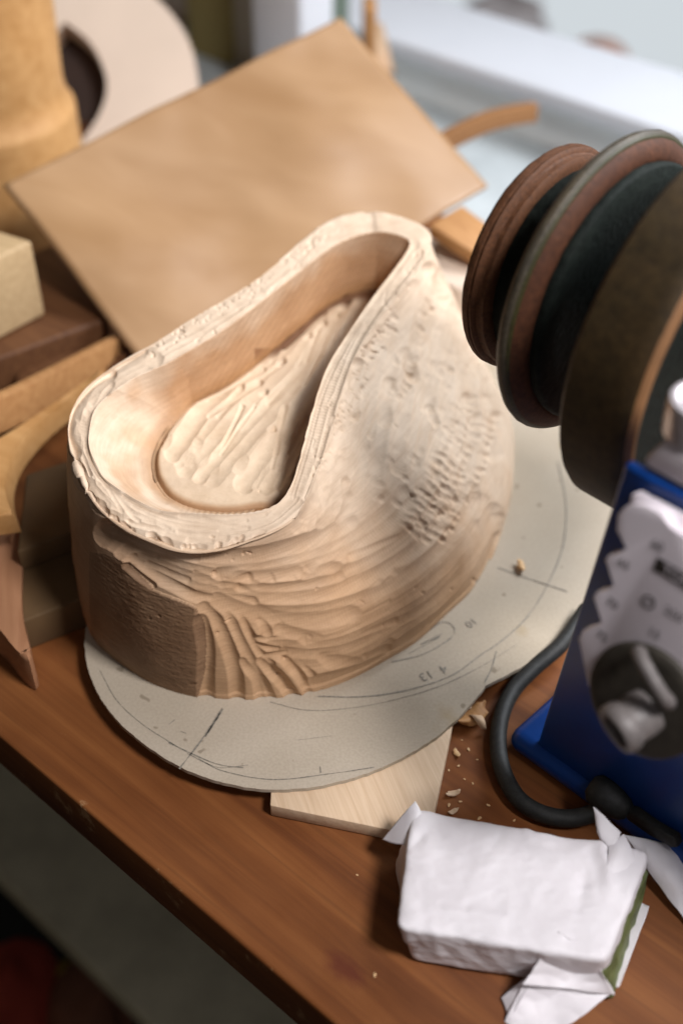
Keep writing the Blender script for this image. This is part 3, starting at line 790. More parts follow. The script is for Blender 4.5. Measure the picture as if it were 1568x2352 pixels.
# ------------------------------------------------------------------ card template with pencil marks, board below it
card_px = [(210, 1400), (197, 1440), (194, 1490), (204, 1545), (228, 1600), (268, 1655), (330, 1710), (400, 1756), (480, 1790), (560, 1809), (640, 1815), (720, 1809), (800, 1791), (870, 1767), (940, 1733), (1010, 1687), (1060, 1642), (1098, 1597), (1116, 1574), (1134, 1565), (1163, 1551), (1212, 1524), (1300, 1451), (1350, 1395)]
cpt = [P(u, v, ZC - .0001) for u, v in card_px] + [np.array([x, y, ZC - .0001]) for x, y in ((.142, .385), (.160, .43), (.165, .48), (.150, .54), (.115, .585), (.06, .61), (0, .605), (-.06, .57), (-.095, .51), (-.105, .44))]
jj = []
for i, p in enumerate(cpt):
    q = cpt[(i + 1) % len(cpt)]; nseg = 10
    for s in range(nseg):
        t = s / nseg; r = p * (1 - t) + q * t; jj.append(r)
jj = np.array(jj)
km = np.ones(9) / 9; sm = jj.copy()
for ax_ in (0, 1): sm[:, ax_] = np.convolve(np.r_[jj[-4:, ax_], jj[:, ax_], jj[:4, ax_]], km, 'valid')
keep = np.array([(min(np.hypot(*(p[:2] - P(1120, 1572, ZC)[:2])), 1) < .006) for p in jj])
sm[keep] = jj[keep]
sm[:, :2] += .00025 * np.stack([vnoise(sm * 600, 31), vnoise(sm * 600, 32)], -1)
card = thing('cardboard_template', (*P(650, 1400, 0)[:2], ZC - .002), 'grey cardboard brim template with pencil lines under the carved hat block', 'cardboard')
from_bm('card', prism_bm(sm, (0, 0, -.0018)), M['card'], card)


def strip(bm, path, w, z):
    n = len(path); L, R = [], []
    for i in range(n):
        t = path[min(i + 1, n - 1)] - path[max(i - 1, 0)]; t = t / (np.linalg.norm(t) + 1e-9); s = np.array([-t[1], t[0], 0])
        ww = w * (.55 + .45 * mnoise.noise(Vector(path[i] * 300)))
        L.append(bm.verts.new(tuple(path[i] + s * ww))); R.append(bm.verts.new(tuple(path[i] - s * ww)))
    for i in range(n - 1): bm.faces.new((L[i], R[i], R[i + 1], L[i + 1]))


bm = bmesh.new(); ZP = ZC + .00012
for pts, w in [
    ([(620, 1612), (695, 1630), (764, 1630), (866, 1616), (1003, 1578), (1105, 1530), (1186, 1480)], .00022),
    ([(730, 1599), (832, 1600), (934, 1585), (1037, 1551), (1105, 1503), (1150, 1473), (1208, 1419), (1251, 1353), (1289, 1265), (1299, 1195), (1297, 1141), (1280, 1060)], .00045),
    ([(1142, 1303), (1220, 1331), (1302, 1358)], .0004), ([(1225, 1333), (1302, 1359)], .0004),
    ([(511, 1626), (470, 1690), (412, 1766)], .00055), ([(513, 1628), (472, 1692)], .0005),
    ([(388, 1705), (443, 1732), (504, 1756), (559, 1763)], .0004), ([(456, 1742), (511, 1770), (627, 1790), (764, 1776), (859, 1762)], .0003),
    ([(430, 1730), (500, 1762), (570, 1757)], .0002),
    ([(388, 1664), (402, 1653)], .0003), ([(416, 1680), (428, 1684)], .0003), ([(735, 1760), (737, 1775)], .0003), ([(680, 1700), (760, 1690)], .0001),
    ([(230, 1540), (270, 1610), (330, 1665), (400, 1710)], .0002),
    ([(1139, 1496), (1128, 1535), (1112, 1568)], .00045),
    ([(900, 1520), (969, 1503), (1030, 1469), (1044, 1448), (1032, 1431), (1012, 1430), (985, 1448)], .0004), ([(940, 1500), (1010, 1462), (965, 1480), (1015, 1455)], .00025)]:
    strip(bm, crom([P(u, v, ZP) for u, v in pts], 60), w, ZP)
from_bm('pencil_lines', bm, M['pencil'], card)


def text_mesh(name, s, origin, xd, yd, size, mat, parent, align='CENTER', ext=0):
    c = bpy.data.curves.new(name, 'FONT'); c.body = s; c.size = size; c.align_x = align; c.align_y = 'CENTER'; c.extrude = ext
    t = bpy.data.objects.new(name, c); COL.objects.link(t); bpy.context.view_layer.update()
    me = bpy.data.meshes.new_from_object(t.evaluated_get(bpy.context.evaluated_depsgraph_get())); bpy.data.objects.remove(t); bpy.data.curves.remove(c)
    xd = np.array(xd, float) / np.linalg.norm(xd); yd = np.array(yd, float); yd -= xd * (yd @ xd); yd /= np.linalg.norm(yd); zd = np.cross(xd, yd)
    for v in me.vertices:
        w = np.array(origin) + xd * v.co.x + yd * v.co.y + zd * v.co.z; v.co = tuple(w)
    me.name = name
    return link(name, me, mat, parent)


o_ = P(994, 1545, ZP); x_ = P(965, 1556, ZP) - P(1022, 1534, ZP)
text_mesh('pencil_number', '4  13', o_, x_, np.cross([0, 0, 1], x_), .0062, M['pencil'], card)
o_ = P(1081, 1430, ZP); x_ = P(1070, 1438, ZP) - P(1092, 1424, ZP)
text_mesh('pencil_number', '10', o_, x_, np.cross([0, 0, 1], x_), .0055, M['pencil'], card)

# plywood board under the card
zb = ZC - .0021
b4 = [P(620, 1850, zb), P(985, 1925, zb), P(1052, 1600, zb), P(640, 1520, zb)]
bo = hexa_bm([p - [0, 0, zb - .0003] for p in b4], b4, bevel=.0006, seg=2)
brd = from_bm('board', bo, M['board_wood'], auto=40); tag(brd, 'pale plywood offcut lying under the front of the cardboard template', 'board')
bp = hexa_bm(*obox(P(420, 1380, 0)[:2], (1, 0), (0, 1), .14, .10, .0003, zb)); tag(from_bm('board', bp, M['brown_wood']), 'small spacer board hidden under the middle of the cardboard template', 'board')

# ------------------------------------------------------------------ kraft sheet leaning behind the hat block
d1 = np.array([.763, .630, .1447]); d2 = np.array([-.609, .6519, .4518]); sn = np.cross(d1, d2); sn /= np.linalg.norm(sn)
D0 = P(360, 883, .022)
cor = {kk: PP(u, v, D0, sn) for kk, (u, v) in dict(A=(10, 430), B=(780, 45), C=(1117, 432), D=(360, 883)).items()}
bm = bmesh.new(); NS = 60; grid = []
for i in range(NS + 1):
    rowv = []
    for j in range(NS + 1):
        s, t = i / NS, j / NS; p = (cor['D'] * (1 - s) + cor['C'] * s) * (1 - t) + (cor['A'] * (1 - s) + cor['B'] * s) * t
        wv = .0034 * math.sin(s * 9 + t * 2) * math.sin(t * 3.1) + .0036 * mnoise.noise(Vector((s * 4, t * 2.2, 0))) + .0006 * mnoise.noise(Vector((s * 11, t * 5, 3)))
        p = p + sn * wv * min(1, 4 * min(s + .2, 1 - s + .1, t + .2, 1 - t + .2)); rowv.append(bm.verts.new(tuple(p)))
    grid.append(rowv)
for i in range(NS):
    for j in range(NS): bm.faces.new((grid[i][j], grid[i + 1][j], grid[i + 1][j + 1], grid[i][j + 1]))
sheet = from_bm('sheet', bm, M['kraft'], smooth=True); md = sheet.modifiers.new('thick', 'SOLIDIFY'); md.thickness = .0022; md.offset = -1
tag(sheet, 'large tan rectangular sheet leaning tilted behind the hat block', 'sheet')

# ------------------------------------------------------------------ grinder
AL = .785; NX = np.array([math.cos(AL), -math.sin(AL), 0]); MX = np.array([-math.sin(AL), -math.cos(AL), 0]); ZX = np.array([0, 0, 1.0])
C2 = np.array([.0903, .3855, .1633]); KS = .974
B0 = P(1222, 1740, 0.0); T0 = P(1432, 1066, .168)
nf = np.cross(NX, T0 - B0); nf /= np.linalg.norm(nf)
if nf @ (CAM - B0) < 0: nf = -nf
FUP = np.cross(nf, NX); FUP /= np.linalg.norm(FUP)
if FUP[2] < 0: FUP = -FUP


def PF(u, v, off=0.0): return PP(u, v, B0 + nf * off, nf)


mach = thing('bench_grinder', (*(B0 + NX * .12)[:2], 0), 'blue bench grinder with dark leather honing wheels on its shaft', 'grinder')
# housing: a front sheet that covers the wheel side, and the body behind it
Lz = T0 - B0
fr_b = [B0, B0 + NX * .40, B0 + NX * .40 - nf * .004, B0 - nf * .004]; fr_t = [T0, T0 + NX * .38, T0 + NX * .38 - nf * .004, T0 - nf * .004]
from_bm('front_cover', hexa_bm(fr_b, fr_t, bevel=.0015, seg=3), M['blue_paint'], mach, auto=40)
bb = B0 + NX * .037 - MX * .0055; bt = T0 + NX * .030 - MX * .0055 - np.array([0, 0, .0005])
from_bm('housing', hexa_bm([bb + [0, 0, .001], bb + NX * .36 + [0, 0, .001], bb + NX * .36 - MX * .032 + [0, 0, .001], bb - MX * .032 + [0, 0, .001]], [bt, bt + NX * .36, bt + NX * .36 - MX * .032, bt - MX * .032], bevel=.004), M['blue_paint'], mach, auto=40)
tr = B0 - NX * .0105 + MX * .0045; tr[2] = 0
from_bm('base_tray', hexa_bm(*obox(tr, NX, -MX, .10, .06, .0005, .011), bevel=.005, seg=4), M['blue_paint'], mach, auto=40)
# top casting with sleeve
c0 = T0 + NX * .0015 + np.array([0, 0, .0006]) - MX * .0012
cb = [c0, c0 + NX * .30, c0 + NX * .30 - MX * .034, c0 - MX * .034 + NX * .024]
ct = [p + np.array([0, 0, .0125]) - MX * .002 for p in cb]; ct[0] = ct[0] + NX * .0065; ct[3] = ct[3] + NX * .004
from_bm('top_casting', hexa_bm(cb, ct, bevel=.0034, seg=5), M['cast_metal'], mach, auto=40)
sc = P(1604, 990, T0[2] + .0128)
slv = lathe_bm([(.0105, 0), (.0105, .0100), (.0100, .0112), (.0085, .0116), (.0068, .0108), (.0064, .0040), (0, .0040)], sc, ZX, 64)
from_bm('support_sleeve', slv, M['sleeve_metal'], mach, auto=50)


def wheel(name, s0, prof, parts):
    w = from_bm(name, lathe_bm(prof, C2 + NX * s0, NX, 160, wob=.00025, seed=s0 * 999), parts, mach, auto=50); return w


def arc(rmid, smid, hw, dep, n=12):   # rounded tread
    return [(rmid + dep * math.cos(x), smid + hw * math.sin(x)) for x in np.linspace(-math.pi / 2, math.pi / 2, n)]




def ks(p): return [(a * KS, b * KS) for a, b in p]


# small wheel (far end): tread with two grooves, rust brown
R1, R2, R3 = .0437, .0575, .0680
w1 = from_bm('honing_wheel', lathe_bm(ks([(0, -.0260), (.036, -.0260), (.0405, -.0278), (.0425, -.0272), (R1, -.0255), (R1, -.0236), (.0430, -.0233), (.0434, -.0229), (R1 - .0002, -.0222), (.0428, -.0214), (.0418, -.0210), (.0414, -.0202), (.0416, -.0180), (.0406, -.0172), (.0385, -.0168), (0, -.0168)]), C2, NX, 180, wob=.0003), M['leather'], mach, auto=35)
from_bm('spacer_disc', lathe_bm(ks([(0, -.0170), (.0372, -.0170), (.0380, -.0158), (.0376, -.0060), (.0360, -.0012), (0, -.0012)]), C2, NX, 128, wob=.0005, seed=3), M['wheel_black'], w1, auto=40)
w2 = from_bm('honing_wheel', lathe_bm(ks([(0, -.0005), (.052, -.0008), (.0556, .0002), (.0570, .0016), (R2, .0030), (.0573, .0042), (.0566, .0050), (.0560, .0052)]), C2, NX, 200, wob=.0002, seed=5), M['leather_paste'], mach, auto=50)
from_bm('paste_ring', lathe_bm(ks([(.0567, .0048), (.0564, .0056), (.0556, .0060), (.0550, .0060)]), C2, NX, 180), M['paste_green'], w2, smooth=True)
from_bm('leather_rim', lathe_bm(ks([(.0556, .0059), (.0548, .0068), (.0535, .0080), (.0515, .0090), (.0500, .0094), (.0482, .0094), (.0475, .0088), (0, .0088)]), C2, NX, 180, wob=.0002), M['leather_red'], w2, smooth=True)
from_bm('hub_disc', lathe_bm(ks([(.0486, .0090), (.0490, .0106), (.0487, .0124), (.0478, .0132), (.0380, .0130), (.0250, .0132), (.0130, .0140), (.0110, .0150), (.0110, .036), (0, .036)]), C2, NX, 180, wob=.0004, seed=9), M['wheel_black'], w2, auto=50)
w3 = from_bm('honing_wheel', lathe_bm(ks([(0, .0352), (.060, .0352), (.0660, .0358), (R3, .0378), (R3, .0560), (.0676, .0605), (.0668, .0620)]), C2, NX, 200, wob=.0003, seed=11), M['leather_dark'], mach, auto=40)
from_bm('leather_edge', lathe_bm(ks([(.0669, .0619), (.0663, .0630), (.0648, .0637), (.0632, .0637)]), C2, NX, 160), M['edge_brown'], w3, smooth=True)
from_bm('hub_disc', lathe_bm(ks([(.0636, .0635), (.0625, .0615), (.0300, .0605), (.0120, .0605), (.0120, .0950), (0, .0950)]), C2, NX, 128), M['wheel_black'], w3, auto=40)
from_bm('shaft', lathe_bm(ks([(0, -.034), (.005, -.034), (.006, -.033), (.006, .12), (0, .12)]), C2, NX, 40), M['chrome'], mach, auto=40)

# power cable and strain relief
cp = crom([P(1345, 1400, .013), P(1290, 1478, .011), P(1225, 1535, .007), P(1178, 1585, .0045), P(1152, 1640, .0042), P(1143, 1700, .0042), P(1152, 1765, .0042), P(1187, 1832, .0042), P(1240, 1868, .0042), P(1305, 1880, .005), P(1360, 1868, .008), P(1385, 1850, .012)], 90)
from_bm('power_cable', tube_bm(cp, .0034, 18), M['black_rubber'], mach, smooth=True)
kc = P(1397, 1832, .015); kd = P(1445, 1870, .013) - P(1350, 1800, .016); kd /= np.linalg.norm(kd)
from_bm('strain_relief', lathe_bm([(0, -.0085), (.0035, -.0082), (.0058, -.006), (.0066, -.002), (.0062, .003), (.0048, .007), (.003, .0088), (0, .009)], kc, kd, 40, wob=.0002), M['black_rubber'], mach, smooth=True)
sp_ = [PF(1425, 1862, .004), PF(1452, 1866, .004), PF(1500, 1900, .004), PF(1548, 1928, .004), PF(1553, 1948, .004), PF(1540, 1948, .004), PF(1490, 1918, .004), PF(1440, 1885, .004)]
from_bm('strap', prism_bm(sp_, -nf * .0035, bevel=.0007), M['black_rubber'], mach, auto=50)

# ------------------------------------------------------------------ angle gauge held on the face of the grinder
G0 = PF(1455, 1150, .004); ga = math.radians(18)
ng = nf * math.cos(ga) + FUP * math.sin(ga); GUP = np.cross(ng, NX); GUP /= np.linalg.norm(GUP); GUP = GUP if GUP[2] > 0 else -GUP


def PG(u, v, off=0.0): return PP(u, v, G0 + ng * off, ng)


gau = thing('angle_gauge', PF(1450, 1560, .001), 'white notched angle gauge with a grey dial on the blue grinder', 'gauge')
OFF = .0062
out = [(1455, 1157), (1483, 1162), (1508, 1173), (1526, 1188), (1534, 1214), (1560, 1228), (1700, 1300), (1700, 1700), (1470, 1640), (1349, 1577), (1326, 1468), (1335, 1449), (1363, 1440), (1388, 1434), (1359, 1372), (1368, 1360), (1392, 1356), (1415, 1349), (1387, 1287), (1395, 1276), (1421, 1271), (1445, 1263), (1413, 1218), (1416, 1182), (1432, 1165)]
pl = prism_bm([PG(u, v, OFF) for u, v in out], -ng * .005, bevel=.0007, seg=3); from_bm('notched_plate', pl, M['white_plastic'], gau, auto=45)
bk = [(1448, 1136), (1460, 1133), (1700, 1258), (1700, 1330), (1500, 1220), (1440, 1180)]
from_bm('back_plate', prism_bm([PG(u, v, .0010) for u, v in bk], -ng * .0030, bevel=.0005), M['white_plastic'], gau, auto=45)
ZT = OFF + .00025
for s, u, v, sz in (('75', 1381, 1462, .0040), ('70', 1404, 1386, .0040), ('65', 1431, 1296, .0040), ('60', 1508, 1254, .0040), ('250', 1545, 1412, .0040), ('15', 1500, 1456, .0040)):
    text_mesh('printed_number', s, PG(u, v, ZT), NX, GUP, sz, M['print_black'], gau)
text_mesh('printed_symbol', '\u00d8', PG(1486, 1385, ZT), NX, GUP, .0062, M['print_black'], gau)
lo = PG(1503, 1294, ZT)
lb = [lo + GUP * .0022, lo - GUP * .0022, lo - GUP * .0022 + NX * .0235, lo + GUP * .0022 + NX * .0235]
quad('logo_box', lb, M['print_black'], gau)
text_mesh('logo_text', 'TORMEK', lo + ng * .00025 + NX * .0118, NX, GUP, .0046, M['white_plastic'], gau)
dc = PG(1484, 1606, OFF)
dial = from_bm('dial', lathe_bm([(0, .0002), (.0182, .0002), (.0186, .001), (.0182, .0024), (.0172, .0030), (.0150, .0032), (0, .0034)], dc, ng, 96, wob=.0001), M['dial_grey'], gau, auto=40)
kb = bmesh.new()
ka = ng * .8 - GUP * .45 + NX * -.25; ka /= np.linalg.norm(ka)
k0 = PG(1492, 1622, OFF + .003)
lathe_bm([(0, 0), (.0068, 0), (.0072, .003), (.0070, .0075), (.0078, .0085), (.0080, .0115), (.0074, .0128), (.0055, .0128), (.0050, .0112), (0, .0112)], k0 - GUP * .001, ka, 56, bm=kb)
from_bm('knob', kb, M['knob_grey'], dial, auto=40)
lc = PG(1500, 1556, OFF + .0075); lu = NX * .80 - GUP * .55; lu /= np.linalg.norm(lu); lv = ng * .75 + GUP * .55; lv -= lu * (lv @ lu); lv /= np.linalg.norm(lv)
lp = np.array([lc + lu * .0082 * math.cos(t) + lv * .0042 * math.sin(t) for t in np.linspace(-.5, math.pi + .5, 40)])
from_bm('finger_loop', tube_bm(lp, .0021, 16), M['knob_grey'], dial, smooth=True)
sg = [k0 + ka * .0112 + w for w in (lu * .0062 + lv * 0, lu * -.0062 + lv * 0)]
from_bm('knob_slot', hexa_bm(*[[q + ka * h for q in (sg[0] + lv * .0009, sg[1] + lv * .0009, sg[1] - lv * .0009, sg[0] - lv * .0009)] for h in (.0002, .0019)], bevel=.0003), M['dial_grey'], dial, auto=40)

# ------------------------------------------------------------------ wrapped bar of green compound
ZB = .0235
bar = thing('wrapped_bar', (*P(1180, 2080, 0)[:2], 0), 'white paper wrapped bar torn open at one end, green inside', 'wrapped bar')


def crinkle(bm, amp, sc, seed=0):
    for v in bm.verts:
        p = v.co * sc + Vector((seed, seed * 2, 0)); r = 1 - abs(mnoise.noise(p)) * 2; r2 = 1 - abs(mnoise.noise(p * 2.3)) * 2
        v.co += v.normal * amp * (r * .6 + r2 * .35)


top = [P(912, 2130, ZB - .002), P(1390, 2206, ZB), P(1488, 1956, ZB), P(950, 1856, ZB)]
bot = [np.array([*P(952, 2212, .0)[:2], .0012]), np.array([*P(1380, 2275, 0)[:2], .0012]), np.array([*P(1478, 2010, 0)[:2], .0012]), np.array([*P(930, 1930, 0)[:2], .0012])]
bot[0] = np.array([*P(945, 2208, 0)[:2], .0012]); bot[3] = np.array([*P(905, 1985, 0)[:2], .0012])
bm = hexa_bm(bot, top)
bmesh.ops.subdivide_edges(bm, edges=bm.edges, cuts=80, use_grid_fill=True)
for _ in range(60): bmesh.ops.smooth_vert(bm, verts=bm.verts, factor=.5, use_axis_x=True, use_axis_y=True, use_axis_z=True)
bm.normal_update(); crinkle(bm, .0007, 38, 2); bm.normal_update(); crinkle(bm, .0004, 95, 5); bm.normal_update(); crinkle(bm, .00012, 240, 8)
# folds of the wrapping: pressed lines across the top and the front
CR = [(1372, 1915, 1402, 2040, .0040, .0017), (1402, 2035, 1380, 2160, .0042, .0015), (1350, 1990, 1325, 2095, .0045, -.0011), (1270, 1930, 1345, 2030, .0050, -.0006), (1170, 1890, 1110, 1975, .0045, -.0005), (1210, 1885, 1215, 1930, .0030, .0005),
      (985, 1880, 1030, 1960, .0045, -.0008), (940, 1950, 985, 1900, .0040, -.0010), (925, 2050, 960, 2105, .0040, .0007), (1000, 2088, 1230, 2118, .0028, .0006), (1095, 2040, 1140, 1960, .005, .0004), (1240, 2060, 1190, 2000, .006, .0004),
      (995, 2116, 1012, 2190, .0035, .0011), (950, 2116, 925, 2190, .0035, .0010), (1060, 2135, 1180, 2230, .0040, -.0008), (1160, 2140, 1230, 2200, .0035, .0007), (1100, 2190, 1210, 2235, .003, .0006), (1290, 2130, 1260, 2060, .004, .0006)]
for (ua, va, ub, vb, wd, dp) in CR:
    za = ZB if va < 2112 else ZB - .002 - (va - 2112) / 100 * .018; zb_ = ZB if vb < 2112 else ZB - .002 - (vb - 2112) / 100 * .018
    a_, b_ = P(ua, va, za), P(ub, vb, zb_)
    for v in bm.verts:
        p = np.array(v.co); ab = b_ - a_; t = (p - a_) @ ab / (ab @ ab)
        if t < -.15 or t > 1.15: continue
        wig = .0010 * mnoise.noise(Vector((t * 4, ua * .1, 0))); d = np.linalg.norm(p - a_ - ab * t + np.cross(ab / np.linalg.norm(ab), [0, 0, 1]) * wig)
        if d < wd: v.co += v.normal * dp * (1 - d / wd) ** 1.3 * math.sin(math.pi * min(1, max(0, (t + .15) / 1.3)))
for v in bm.verts: v.co.z = max(v.co.z, .0008)
wrap = from_bm('paper_wrapper', bm, M['paper'], bar, smooth=True)


def flap(name, c4, n=30, amp=.0012, seed=0, curl=0, parent=None):
    bm = bmesh.new(); c4 = [np.array(c) for c in c4]; nn = np.cross(c4[1] - c4[0], c4[3] - c4[0]); nn /= np.linalg.norm(nn); g = []
    for i in range(n + 1):
        r = []
        for j in range(n + 1):
            s, t = i / n, j / n; p = (c4[0] * (1 - s) + c4[1] * s) * (1 - t) + (c4[3] * (1 - s) + c4[2] * s) * t
            q = Vector(p * 70) + Vector((seed, 0, 0)); w = (1 - 2 * abs(mnoise.noise(q))) * .6 + (1 - 2 * abs(mnoise.noise(q * 2.1))) * .3
            eg = Vector((seed * 3.1, s * 3, t * 3)); p = p + nn * (amp * w + curl * math.sin(math.pi * t) * math.sin(math.pi * s))
            if i in (0, n) or j in (0, n): p = p + (c4[1] - c4[0]) * .03 * mnoise.noise(eg) + (c4[3] - c4[0]) * .03 * mnoise.noise(eg + Vector((9, 0, 0)))
            r.append(bm.verts.new(tuple(p)))
        g.append(r)
    for i in range(n):
        for j in range(n): bm.faces.new((g[i][j], g[i + 1][j], g[i + 1][j + 1], g[i][j + 1]))
    o = from_bm(name, bm, M['paper'], parent, smooth=True); md = o.modifiers.new('thick', 'SOLIDIFY'); md.thickness = .00025; return o


flap('paper_flap', [P(1282, 2138, ZB + .0015), P(1360, 2192, ZB + .0005), P(1410, 2286, .006), P(1196, 2262, .012)], seed=1, amp=.0020, curl=.003, parent=bar)
flap('paper_flap', [P(1214, 2240, .011), P(1408, 2282, .006), P(1250, 2400, .0015), P(1160, 2350, .0012)], seed=2, amp=.0018, curl=.002, parent=bar)
flap('paper_flap', [P(1208, 2244, .010), P(1216, 2262, .009), P(1170, 2344, .001), P(1150, 2292, .001)], seed=3, amp=.0006, parent=bar)
flap('paper_flap', [P(970, 1868, ZB + .0005), P(944, 1945, ZB - .003), P(878, 1930, .012), P(955, 1838, .027)], seed=4, amp=.0008, curl=-.001, parent=bar)
flap('paper_flap', [P(1374, 1912, ZB + .0006), P(1402, 1955, ZB + .0006), P(1428, 1912, .028), P(1364, 1852, .031)], seed=5, amp=.0008, curl=.002, parent=bar)
flap('paper_flap', [P(1398, 1940, ZB + .001), P(1392, 2010, ZB + .001), P(1470, 2000, ZB - .002), P(1432, 1915, ZB + .002)], seed=6, amp=.0008, curl=.0015, parent=bar)
flap('paper_flap', [P(1432, 1918, .012), P(1478, 1990, .006), P(1590, 2140, .0015), P(1600, 1955, .006)], seed=7, amp=.0014, curl=.003, parent=bar)
flap('paper_flap', [P(1440, 2060, .0015), P(1395, 2270, .0015), P(1422, 2266, .003), P(1490, 2084, .004)], seed=9, amp=.0004, parent=bar)
gt = [P(1355, 2190, ZB - .003), P(1405, 2297, .004), P(1500, 1992, .006), P(1478, 1975, ZB - .004), P(1436, 1950, ZB - .002)]
gb4 = [np.array([*P(1340, 2262, 0)[:2], .001]), np.array([*P(1402, 2298, 0)[:2], .001]), np.array([*P(1472, 2060, 0)[:2], .001]), np.array([*P(1420, 1985, 0)[:2], .001])]
gt4 = [P(1345, 2184, ZB - .005), P(1384, 2222, ZB - .008), P(1484, 2000, ZB - .010), P(1440, 1990, ZB - .005)]
bm = hexa_bm(gb4, gt4); bmesh.ops.subdivide_edges(bm, edges=bm.edges, cuts=14, use_grid_fill=True)
for _ in range(2): bmesh.ops.smooth_vert(bm, verts=bm.verts, factor=.5, use_axis_x=True, use_axis_y=True, use_axis_z=True)
bm.normal_update(); crinkle(bm, .0012, 120, 3)
for v in bm.verts: v.co.z = max(v.co.z, .001)
from_bm('green_bar', bm, M['green_bar'], bar, smooth=True)

# ------------------------------------------------------------------ wooden pieces on the left
def pxpath(pts, n=40): return crom([P(u, v, z) for u, v, z in pts], n)


tag(from_bm('bent_strip', sweep_bm(pxpath([(-120, 950, .058), (0, 905, .056), (100, 857, .052), (200, 806, .044), (260, 775, .036), (320, 742, .022)]), 0, .006, .020), M['tan_wood'], auto=40),
    'bent tan wood strip standing on edge left of the hat block, above the curved piece', 'wood strip')
cu = crom([P(u, v, .046) for u, v in ((-110, 1062), (0, 1006), (100, 943), (190, 880), (235, 850), (215, 872), (165, 908), (97, 962), (40, 1026), (15, 1078), (12, 1125), (28, 1180))], 60)
cu = list(cu) + [P(-110, 1200, .046)]
tag(from_bm('curved_piece', prism_bm(cu, (0.002, 0.001, -.0115), bevel=.0012, seg=3), M['honey_wood'], auto=50),
    'curved tan wood piece with a cut end beside the hat block below the bent strip', 'wood piece')
hz = [(-70, 1180), (30, 1195), (56, 1225), (52, 1300), (50, 1380), (57, 1440), (72, 1503), (64, 1511), (36, 1490), (0, 1446), (-70, 1385)]
hp = crom([P(u, v, .021) for u, v in hz], 60)
tag(from_bm('wood_horn', prism_bm(hp, (0, 0, -.020), bevel=.003, seg=4), M['red_wood'], auto=50), 'reddish tapered wooden horn with a pointed tip at the left edge', 'wood piece')
pk = [P(40, 1432, .018), P(225, 1360, .018), P(330, 1180, .018), P(40, 1260, .018)]
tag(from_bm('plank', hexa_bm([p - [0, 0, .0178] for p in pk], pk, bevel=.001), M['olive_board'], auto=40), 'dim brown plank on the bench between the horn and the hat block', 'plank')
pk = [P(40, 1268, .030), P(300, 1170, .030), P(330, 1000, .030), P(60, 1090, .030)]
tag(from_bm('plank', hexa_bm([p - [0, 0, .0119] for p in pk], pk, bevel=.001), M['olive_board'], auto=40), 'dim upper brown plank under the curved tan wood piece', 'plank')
pk = [P(75, 552, .085), P(-90, 632, .085), P(-200, 560, .085), P(-60, 512, .085)]
tag(from_bm('wood_block', hexa_bm([p - [0, 0, .044] for p in pk], pk, bevel=.002), M['block_wood'], auto=40), 'pale square wooden block under the left corner of the tan sheet', 'wood block')
pk = [P(250, 730, .040), P(-80, 850, .040), P(-200, 690, .040), P(120, 560, .040)]
tag(from_bm('wood_block', hexa_bm([p - [0, 0, .0395] for p in pk], pk, bevel=.002), M['brown_wood'], auto=40), 'dark brown wooden slab below the pale square block', 'wood block')
rp = [P(u, v, .028) for u, v in ((300, 770), (160, 800), (75, 828), (40, 850), (32, 872), (50, 890), (110, 880), (300, 830))]
tag(from_bm('wood_block', prism_bm(crom(rp, 40), (0, 0, -.027), bevel=.003), M['brown_wood'], auto=50), 'brown round ended wooden piece behind the bent tan strip', 'wood block')

# back left: tall round block and a pale block with an oval opening
bc = P(-30, 300, .06); rr_ = abs(PP(170, 300, bc, FW)[0] - bc[0])
prf = [(0, -.0595), (rr_ + .0025, -.0595), (rr_ + .0025, .012), (rr_ + .002, .015), (rr_ - .001, .017), (rr_ - .003, .03), (rr_ - .001, .10), (rr_ - .001, .22), (rr_ - .02, .25), (0, .25)]
tag(from_bm('round_block', lathe_bm(prf, bc, ZX, 96), M['honey_wood'], auto=50), 'tall honey coloured round wooden block in the top left corner', 'wood block')
pn = np.array([.10, -.78, .62]); pn /= np.linalg.norm(pn); p0 = P(330, 330, .02) + np.array([0, .06, 0])
ol = crom([(100, 420), (100, 60), (150, -40), (260, -60), (345, -15), (405, 45), (440, 110), (456, 190), (462, 280), (470, 420)], 70)
outl = [PP(u, v, p0, pn) for u, v in ol]
hl = crom([(150, 50), (205, 95), (236, 150), (246, 200), (234, 250), (205, 300), (165, 345), (110, 300), (100, 120), (150, 50)], 61)[:-1]
hole = [PP(u, v, p0, pn) for u, v in hl]
rb = thing('oval_block', p0, 'pale upright wooden block with a dark oval opening, behind the tan sheet', 'wood block')
bm = bmesh.new()
a = [bm.verts.new(tuple(p)) for p in outl]; b = [bm.verts.new(tuple(p)) for p in hole]
ed = [bm.edges.new((x[i], x[(i + 1) % len(x)])) for x in (a, b) for i in range(len(x))]
bmesh.ops.triangle_fill(bm, use_beauty=True, edges=ed)
a2 = [bm.verts.new(tuple(p - pn * .05)) for p in outl]; b2 = [bm.verts.new(tuple(p - pn * .05)) for p in hole]
for x, y in ((a, a2), (b, b2)):
    for i in range(len(x)): bm.faces.new((x[i], x[(i + 1) % len(x)], y[(i + 1) % len(x)], y[i]))
bm.faces.new(a2)
from_bm('face', bm, M['ivory_wood'], rb)
from_bm('opening', prism_bm([p - pn * .030 for p in hole], -pn * .018), M['shade_brown'], rb)  # dark plug in the hole, its inner shade painted as deep brown

